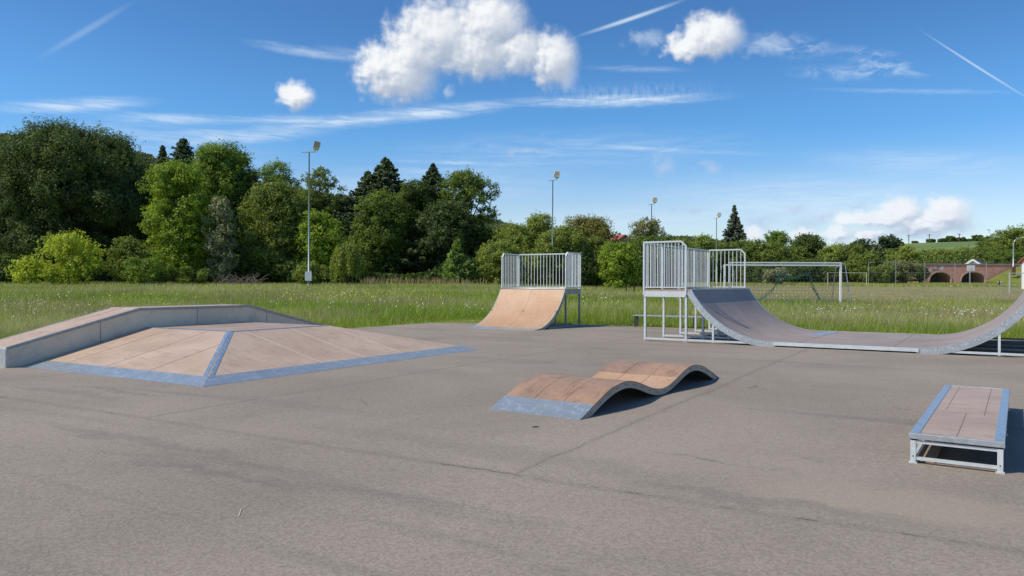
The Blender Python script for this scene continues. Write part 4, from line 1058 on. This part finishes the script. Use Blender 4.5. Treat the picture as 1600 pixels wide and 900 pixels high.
# ------------------------------------------------------------------ bridge, bank and buildings on the right
BY = 170; g = 2.0
bxw = lambda px: (px-800)/FPX*BY
bzw = lambda py, px=1500: at(px, py, BY).z
br = thing('stone_bridge', 'red sandstone bridge with two dark arches beyond the fence', 'bridge', (0, BY, 0))
xl, xr, zt, zb = bxw(1436), bxw(1660), bzw(413.2), g-.6
arches = [(bxw(1452.5), bxw(1486), bzw(425.3)), (bxw(1502), bxw(1539), bzw(425)), ]
def arch_pts(a, n=18): # springing is below the ground line
    x0, x1, za = a; cx = (x0+x1)/2; hw = (x1-x0)/2; z0 = bzw(439.5); hh = za-z0
    return [(cx-hw*math.cos(PI*i/n), z0+hh*math.sin(PI*i/n)**.85) for i in range(n+1)], z0
mb = MB(); th = 5.
poly = [(xl, zb), (xl, zt), (xr, zt), (xr, zb)]
segs = []; x = xl
def wallquad(xa, xb, za, zc, ya=0, yb=th):
    mb.box(xa, xb, ya, yb, za, zc)
for a in arches:
    pts, z0 = arch_pts(a)
    mb.box(x, pts[0][0], 0, th, zb, zt)
    for (p0, p1) in zip(pts, pts[1:]):
        mb.hexa([(p0[0], 0, p0[1]), (p1[0], 0, p1[1]), (p1[0], th, p1[1]), (p0[0], th, p0[1]), (p0[0], 0, zt), (p1[0], 0, zt), (p1[0], th, zt), (p0[0], th, zt)])
    x = pts[-1][0]
mb.box(x, xr, 0, th, zb, zt)
mb.build('wall', 'bridge', br)
for a in arches:
    pts, z0 = arch_pts(a); mb = MB(); cx = (a[0]+a[1])/2
    for (p0, p1) in zip(pts, pts[1:]):
        o0 = (cx+(p0[0]-cx)*1.09, z0+(p0[1]-z0)*1.09+.02); o1_ = (cx+(p1[0]-cx)*1.09, z0+(p1[1]-z0)*1.09+.02)
        mb.hexa([(p0[0], -.12, p0[1]), (p1[0], -.12, p1[1]), (p1[0], .0, p1[1]), (p0[0], .0, p0[1]), (o0[0], -.12, o0[1]), (o1_[0], -.12, o1_[1]), (o1_[0], -.0, o1_[1]), (o0[0], .0, o0[1])])
    mb.build('arch_ring', 'stone_dark', br)
    MB().box(a[0]-.3, a[1]+.3, th-.4, th-.1, zb, a[2]-.0).build('passage_shade', 'dark_inside', br)  # added dark slab; the shade inside the arch is put into its colour
MB().box(xl, xr, -.15, .5, zt, zt+.16).build('parapet_cap', 'stone_dark', br)
# pale graffiti-like weathering left of the first arch
def m_pale():
    m, T, out = mat('pale_weathered_stone'); p = objco(T)
    cc = T.mix(T.ss(T.noise(p, 1.1, 5, .7), .44, .54), (.30, .14, .12), (.62, .52, .50)); bsdf(T, out, Base_Color=cc, Roughness=.9); return m
M['pale'] = m_pale()
pts, z0 = arch_pts(arches[0]); mb = MB()
o = []
for i in range(0, 13):
    x, z = pts[i][0]-.35, max(pts[i][1]+.45, z0+.8)
    o.append((x, z))
for i in range(12):
    (xa, za), (xb, zb_) = o[i], o[i+1]
    mb.hexa([(xa, -.02, za), (xb, -.02, zb_), (xb, -.001, zb_), (xa, -.001, za), (xa, -.02, za+1.0), (xb, -.02, zb_+1.0+.0), (xb, -.001, zb_+1.0), (xa, -.001, za+1.0)])
mb.build('weathered_patch', 'pale', br)
# grass bank
mb = MB(); ba = [(1538, 439), (1552, 433), (1568, 424), (1583, 417), (1600, 414.5), (1680, 413)]
fr_ = []; bk = []
for px, py in ba:
    X_ = bxw(px)-.3; z = at(px, py, BY-1).z; fr_.append((X_+1.0, BY-9, 1.9)); bk.append((X_, BY-.5, z-.1))
mb.v = fr_+bk; n_ = len(ba); mb.f = [(i, i+1, n_+i+1, n_+i) for i in range(n_-1)]+[(0, n_, n_)] [:0]; mb.mi = [0]*len(mb.f)
tag(mb.build('embankment', 'ground', smooth=True), kind='structure')
# tall ball-stop fence
fp = [1357, 1399.5, 1445, 1492, 1541, 1594, 1650]
fx_ = [(p-800)/FPX*158 for p in fp]
fc = thing('ball_stop_fence', 'tall wire mesh fence on thin grey posts in front of the bridge', 'fence', (0, 158, 1.75))
for x in fx_: MB().tube([(x, 0, 0), (x, 0, 4.75)], .05, 7).build('post', 'galv', fc)
mb = MB()
for z in (.1, 2.4, 4.7): mb.beam((fx_[0], .06, z), (fx_[-1], .06, z), .03)
for i in range(int((fx_[-1]-fx_[0])/.5)): x = fx_[0]+i*.5; mb.beam((x, .06, .1), (x, .06, 4.7), .008)
for i in range(1, 12): mb.beam((fx_[0], .06, .1+i*.39), (fx_[-1], .06, .1+i*.39), .007)
mb.build('wire_mesh', 'dull', fc)
# basketball hoop
x = (1517-800)/FPX*150; hp2 = thing('basketball_hoop', 'white basketball backboard on a grey pole before the bridge', 'basketball hoop', (x, 150, at(1517, 444, 150).z))
MB().tube([(0, .35, 0), (0, .35, 3.1)], .09, 8).build('pole', 'galv', hp2); MB().box(-.78, .78, 0, .05, 2.65, 3.75).build('backboard', 'white', hp2)
MB().tube([(math.cos(2*PI*i/14)*.23, -.26+math.sin(2*PI*i/14)*.23, 3.0) for i in range(15)], .02, 5).build('rim', 'brown_post', hp2)
MB().beam((0, .3, 2.95), (0, .05, 2.95), .14).build('bracket', 'dull', hp2)
# street lamp
x = (1583-800)/FPX*165; z0 = at(1583, 421, 165).z; zt_ = at(1583, 370.5, 165).z-z0
sl = thing('street_lamp', 'tall curved grey street lamp on the grass bank at the right', 'street lamp', (x, 165, z0))
pts = [(0, 0, 0), (0, 0, zt_*.5), (0, 0, zt_-1.5)]+[(1.6-1.6*math.cos(q), 0, zt_-1.5+1.35*math.sin(q)) for q in np.linspace(.2, PI/2, 7)]+[(2.2, 0, zt_-.1)]
MB().tube(pts, [.13, .11, .09]+[.08]*7+[.07], 8).build('pole', 'galv', sl, smooth=True); MB().box(1.9, 2.9, -.16, .16, zt_-.16, zt_+.02).build('lamp_head', 'white', sl, bevel=.04)
MB().box(-.35, .35, -.3, .3, -1.2, .6).build('base_column', 'brown_post', sl)
# little post with two white boards
x = (1561-800)/FPX*145; sp = thing('marker_post', 'short brown post with two small white panels by the path', 'post', (x, 145, at(1561, 445, 145).z))
MB().box(-.15, .15, -.1, .1, 0, .75).build('post', 'brown_post', sp)
for s_ in (-1, 1): MB().box(s_*.27-.12, s_*.27+.12, -.14, -.11, .42, .68).build('panel', 'white', sp)
mb = MB(); mb.add([((1560-800)/FPX*147, 147, H(95, 147)+.05), ((1700-800)/FPX*147, 147, H(112, 147)+.05), ((1700-800)/FPX*152, 152, H(115, 152)+.05), ((1560-800)/FPX*152, 152, H(98, 152)+.05)], [(0, 1, 2, 3)])
M['path'] = m_simple('gravel_path', (.34, .30, .26), .9, 0, .15, 2); tag(mb.build('path', 'path'), kind='structure')

def house(name, label, cx, Yd, gz_, W, Dp, eave, ridge_, wall, roof, rz=0, gable_front=True, win=()):
    t = thing(name, label, 'house', (cx, Yd, gz_), rz); w = W/2
    mb = MB(); mb.box(-w, w, 0, Dp, 0, eave)
    if gable_front: mb.add([(-w, 0, eave), (w, 0, eave), (0, 0, ridge_), (-w, Dp, eave), (w, Dp, eave), (0, Dp, ridge_)], [(0, 1, 2), (5, 4, 3)])
    else: mb.add([(-w, 0, eave), (-w, Dp, eave), (-w, Dp/2, ridge_), (w, 0, eave), (w, Dp, eave), (w, Dp/2, ridge_)], [(2, 1, 0), (3, 4, 5)])
    mb.build('wall', wall, t); mb = MB()
    if gable_front:
        for s_ in (-1, 1): mb.hexa([(0, -.4, ridge_+.02), (s_*(w+.4), -.4, eave-.25), (s_*(w+.4), Dp+.4, eave-.25), (0, Dp+.4, ridge_+.02), (0, -.4, ridge_+.25), (s_*(w+.4), -.4, eave-.02), (s_*(w+.4), Dp+.4, eave-.02), (0, Dp+.4, ridge_+.25)])
    else:
        for y0_, y1_ in ((-.4, Dp/2), (Dp+.4, Dp/2)): mb.hexa([(-w-.4, y0_, eave-.2), (w+.4, y0_, eave-.2), (w+.4, y1_, ridge_+.02), (-w-.4, y1_, ridge_+.02), (-w-.4, y0_, eave+.03), (w+.4, y0_, eave+.03), (w+.4, y1_, ridge_+.25), (-w-.4, y1_, ridge_+.25)])
    rf = mb.build('roof', roof, t)
    if name == 'house' and wall == 'wall_brick': MB().box(w*.3, w*.3+.6, Dp*.4, Dp*.4+.6, ridge_-1.2, ridge_+.9).build('chimney', 'wall_brick', rf)
    for (x, z) in win:
        f_ = MB().box(x-.55, x+.55, -.05, .02, z, z+1.2).build('window', 'white', t); MB().box(x-.45, x+.45, -.07, -.052, z+.1, z+1.1).build('pane', 'glass', f_)
    return t
p = at(968, 368, 185); house('house', 'house with a red tiled roof half hidden behind the brownish tree', p.x+1.2, 185, 1.6, 8, 8, p.z-1.6-2.2, p.z-1.6, 'wall_brick', 'roof_red', R(35), True)
p = at(1518, 405.5, 196); hs = house('house', 'white gabled house with a dark roof behind the bridge', p.x+.4, 196, 2.2, 6.4, 9, p.z-2.2-2.4, p.z-2.2, 'wall_white', 'roof_dark', R(-42), True)
mb = MB(); rz_ = p.z-2.2
for s_ in (-1, 1): mb.beam((0, -.45, rz_-.05), (s_*3.6, -.45, rz_-2.7), .1, .45)
mb.build('bargeboard', 'white', hs)
p = at(1637, 402, 112); house('pavilion', 'small brick pavilion with white corner at the right edge', p.x+3.7, 112, 1.0, 7, 6, p.z-1.0-.6, p.z-1+1.2, 'wall_white', 'roof_red', 0, False, ((-2.2, 1.), (0, 1.)))

# ------------------------------------------------------------------ meadow grass (uncountable: one object)
def grass(n_t, blades, y0, y1, hgt, wdt, seed, rangek=(-.86, .86)):
    rg = np.random.default_rng(seed)
    k = rg.uniform(*rangek, n_t); u = rg.uniform(0, 1, n_t)
    yy = 1/(1/y0+(1/y1-1/y0)*u)              # even cover on screen distance
    xx = k*yy
    ip, t, s = in_pave(xx, yy, .02)
    keep = ~in_pave(xx, yy, -.14)[0]
    far = yy > 51
    fld = far & (xx > .16*yy+2) & (yy < 135)
    keep &= ~(fld & (rg.uniform(0, 1, n_t) < .72))
    xx, yy, t, s, fld = xx[keep], yy[keep], t[keep], s[keep], fld[keep]; n = len(xx)
    # distance to the pavement edge -> shorter turf there
    de = np.maximum(np.maximum(T0-t, s-S1), 0); hk = .35+.65*sstep(de, .1, 2.2)
    patch = .5+.5*np.sin(xx*.55+np.sin(yy*.31)*2)*np.sin(yy*.42+xx*.13)
    patch2 = .5+.5*np.sin(xx*.21+1.7+np.sin(yy*.12))*np.sin(yy*.23+xx*.3)
    nb = n*blades
    bx_ = np.repeat(xx, blades); by_ = np.repeat(yy, blades)
    sp = .16*(by_/28)
    bx_ = bx_+rg.normal(0, 1, nb)*sp; by_ = by_+rg.normal(0, 1, nb)*sp
    ipb, tb, sb = in_pave(bx_, by_, .0); m_ = ~in_pave(bx_, by_, -.16+.14*np.sin(bx_*3.1+np.sin(by_*2.3)))[0]
    hk_b = np.repeat(hk*(.75+.4*patch)*np.where(fld, .28, 1), blades)
    h_ = hgt*hk_b*rg.uniform(.45, 1.15, nb); w_ = wdt*(by_/28)**.9*rg.uniform(.7, 1.4, nb)
    ph = rg.uniform(0, 2*PI, nb); ln = rg.normal(0, .28, (nb, 2))*h_[:, None]+np.array([.10, .0])*h_[:, None]
    z0 = Hn(bx_, by_)-.02
    dx, dy = np.cos(ph)*w_/2, np.sin(ph)*w_/2*.5
    v = np.empty((nb, 3, 3)); v[:, 0] = np.stack([bx_-dx, by_-dy, z0], 1); v[:, 1] = np.stack([bx_+dx, by_+dy, z0], 1); v[:, 2] = np.stack([bx_+ln[:, 0], by_+ln[:, 1], z0+h_], 1)
    # colour: fresh green low, olive and straw seed heads for the tall ones
    r = rg.uniform(0, 1, nb); pb = np.repeat(patch2, blades); fb_ = np.repeat(fld, blades); deb = np.repeat(de, blades)
    g0 = np.array([.18, .29, .03]); g1 = np.array([.34, .45, .05]); g2 = np.array([.56, .54, .13]); g3 = np.array([.66, .57, .36]); g4 = np.array([.42, .33, .22]); g5 = np.array([.36, .24, .18])
    # several sizes of drift so that no two parts of the meadow look alike
    def drift(a, b, ph_): return .5+.5*np.sin(bx_*a+ph_+1.3*np.sin(by_*b*.7+ph_))*np.sin(by_*b+1.7*np.sin(bx_*a*.6+ph_*2))
    big = drift(.11, .19, .4); midd = drift(.63, .55, 2.1); sml = drift(2.3, 1.9, 4.)
    tuftv = np.repeat(rg.uniform(0, 1, n), blades)
    mixv = np.clip(.45*rg.uniform(0, 1, nb)+.35*midd+.35*tuftv-.1, 0, 1)[:, None]
    c = g0+(g1-g0)*mixv; yel = np.clip((big*.6+midd*.4)*np.clip(.15+deb/7, 0, 1)*1.15, 0, 1)[:, None]
    c = c+(g2-c)*yel*rg.uniform(.3, 1, nb)[:, None]
    pst = np.clip(.04+deb/16, 0, .30)*(.35+1.3*big*(.4+sml)); st = r < pst; c[st] = g3
    red = (drift(.31, .27, 5.5) > .66) & (rg.uniform(0, 1, nb) < .28) & (deb > 3); c[red] = g5
    br_ = fb_ & (rg.uniform(0, 1, nb) < .5); c[br_] = g4
    c *= (rg.uniform(.8, 1.3, nb)*(.84+.3*tuftv))[:, None]
    v, c = v[m_], c[m_]; h_ = h_[m_]; stm = st[m_]
    return v, c
def grass_obj(parts, name, label):
    v = np.concatenate([p[0] for p in parts]); c = np.concatenate([p[1] for p in parts]); n = len(v)
    me = bpy.data.meshes.new(name); me.vertices.add(n*3); me.vertices.foreach_set('co', v.ravel())
    me.loops.add(n*3); me.loops.foreach_set('vertex_index', np.arange(n*3, dtype=np.int32))
    me.polygons.add(n); me.polygons.foreach_set('loop_start', np.arange(0, n*3, 3, dtype=np.int32)); me.polygons.foreach_set('loop_total', np.full(n, 3, dtype=np.int32))
    a = me.attributes.new('bladecol', 'FLOAT_COLOR', 'FACE'); a.data.foreach_set('color', np.concatenate([c, np.ones((n, 1))], 1).astype(np.float32).ravel())
    me.materials.append(M['grass']); me.update()
    o = bpy.data.objects.new(name, me); COL.objects.link(o); tag(o, label, 'grass', None, 'stuff')
grass_obj([grass(85000, 7, 15, 60, .46, .017, 1), grass(48000, 6, 48, 150, .50, .020, 2)], 'meadow_grass', 'tall green and straw coloured meadow grass')
# daisies and buttercups
def flowers(name, label, spots, m, size, seed):
    rg = np.random.default_rng(seed); P_ = []
    for (px, py, sx, sy, n_) in spots:
        n_ = int(n_*.62)
        xx_ = rg.normal(px, sx, n_); yy_ = rg.normal(py, sy, n_)
        for a, b in zip(xx_, yy_):
            r = ray(a, b); q = None
            for Yd in np.arange(18, 75, .35):
                X_ = r.x*Yd; z = EYE+r.z*Yd
                if z <= H(X_, Yd)+.40:
                    if not in_pave(X_, Yd, .8)[0]: q = (X_, Yd, z+.03)
                    break
            if q: P_.append(q)
    P_ = np.array(P_); n_ = len(P_); rg = np.random.default_rng(seed)
    o = leaf_mesh(name, P_, rg.normal(size=(n_, 3))*.3+[-.2, -.6, .8], size*rg.uniform(.7, 1.4, n_)*(P_[:, 1]/30), rg.uniform(0, 1, n_), m, None, .9)
    tag(o, label, 'flowers', None, 'stuff')
flowers('daisies', 'white daisies scattered in loose clusters over the meadow', [(655, 478, 22, 5, 30), (735, 478, 9, 5, 24), (640, 468, 40, 3, 16), (585, 470, 60, 8, 30), (430, 472, 40, 3, 16), (60, 478, 60, 10, 90), (180, 465, 80, 6, 50), (30, 470, 40, 4, 30),
        (925, 466, 20, 4, 30), (960, 474, 22, 4, 18), (1285, 484, 8, 4, 18), (1330, 485, 9, 4, 18), (1275, 497, 15, 4, 8), (1355, 481, 18, 3, 10), (1440, 486, 12, 4, 14), (1498, 488, 22, 5, 62), (1545, 486, 14, 5, 20), (1400, 486, 120, 10, 40), (1240, 470, 60, 6, 14), (1568, 489, 8, 3, 8)], 'petal', .036, 4)
flowers('buttercups', 'small yellow buttercups in the meadow behind the pyramid', [(580, 459, 40, 3, 120), (480, 461, 40, 3, 70), (200, 470, 80, 6, 50), (700, 462, 60, 4, 30), (1300, 476, 120, 8, 30)], 'buttercup', .036, 5)
# litter on the asphalt
x_, y_ = .20, 8.0
o = MB().tube([(0, 0, .012), (.05, .02, .012), (.075, .01, .014)], [.006, .008, .004], 6).build('twig', 'bark'); o.location = (.23, 8.35, 0); tag(o, 'small dark twig lying just in front of the wave ramp', 'twig')
o = MB().tube([(0, 0, .005), (-.04, .15, .008), (-.03, .30, .005)], [.0015, .002, .001], 5).build('straw', 'petal'); o.location = (-1.86, 5.14, 0); tag(o, 'single pale straw lying on the foreground asphalt', 'straw')
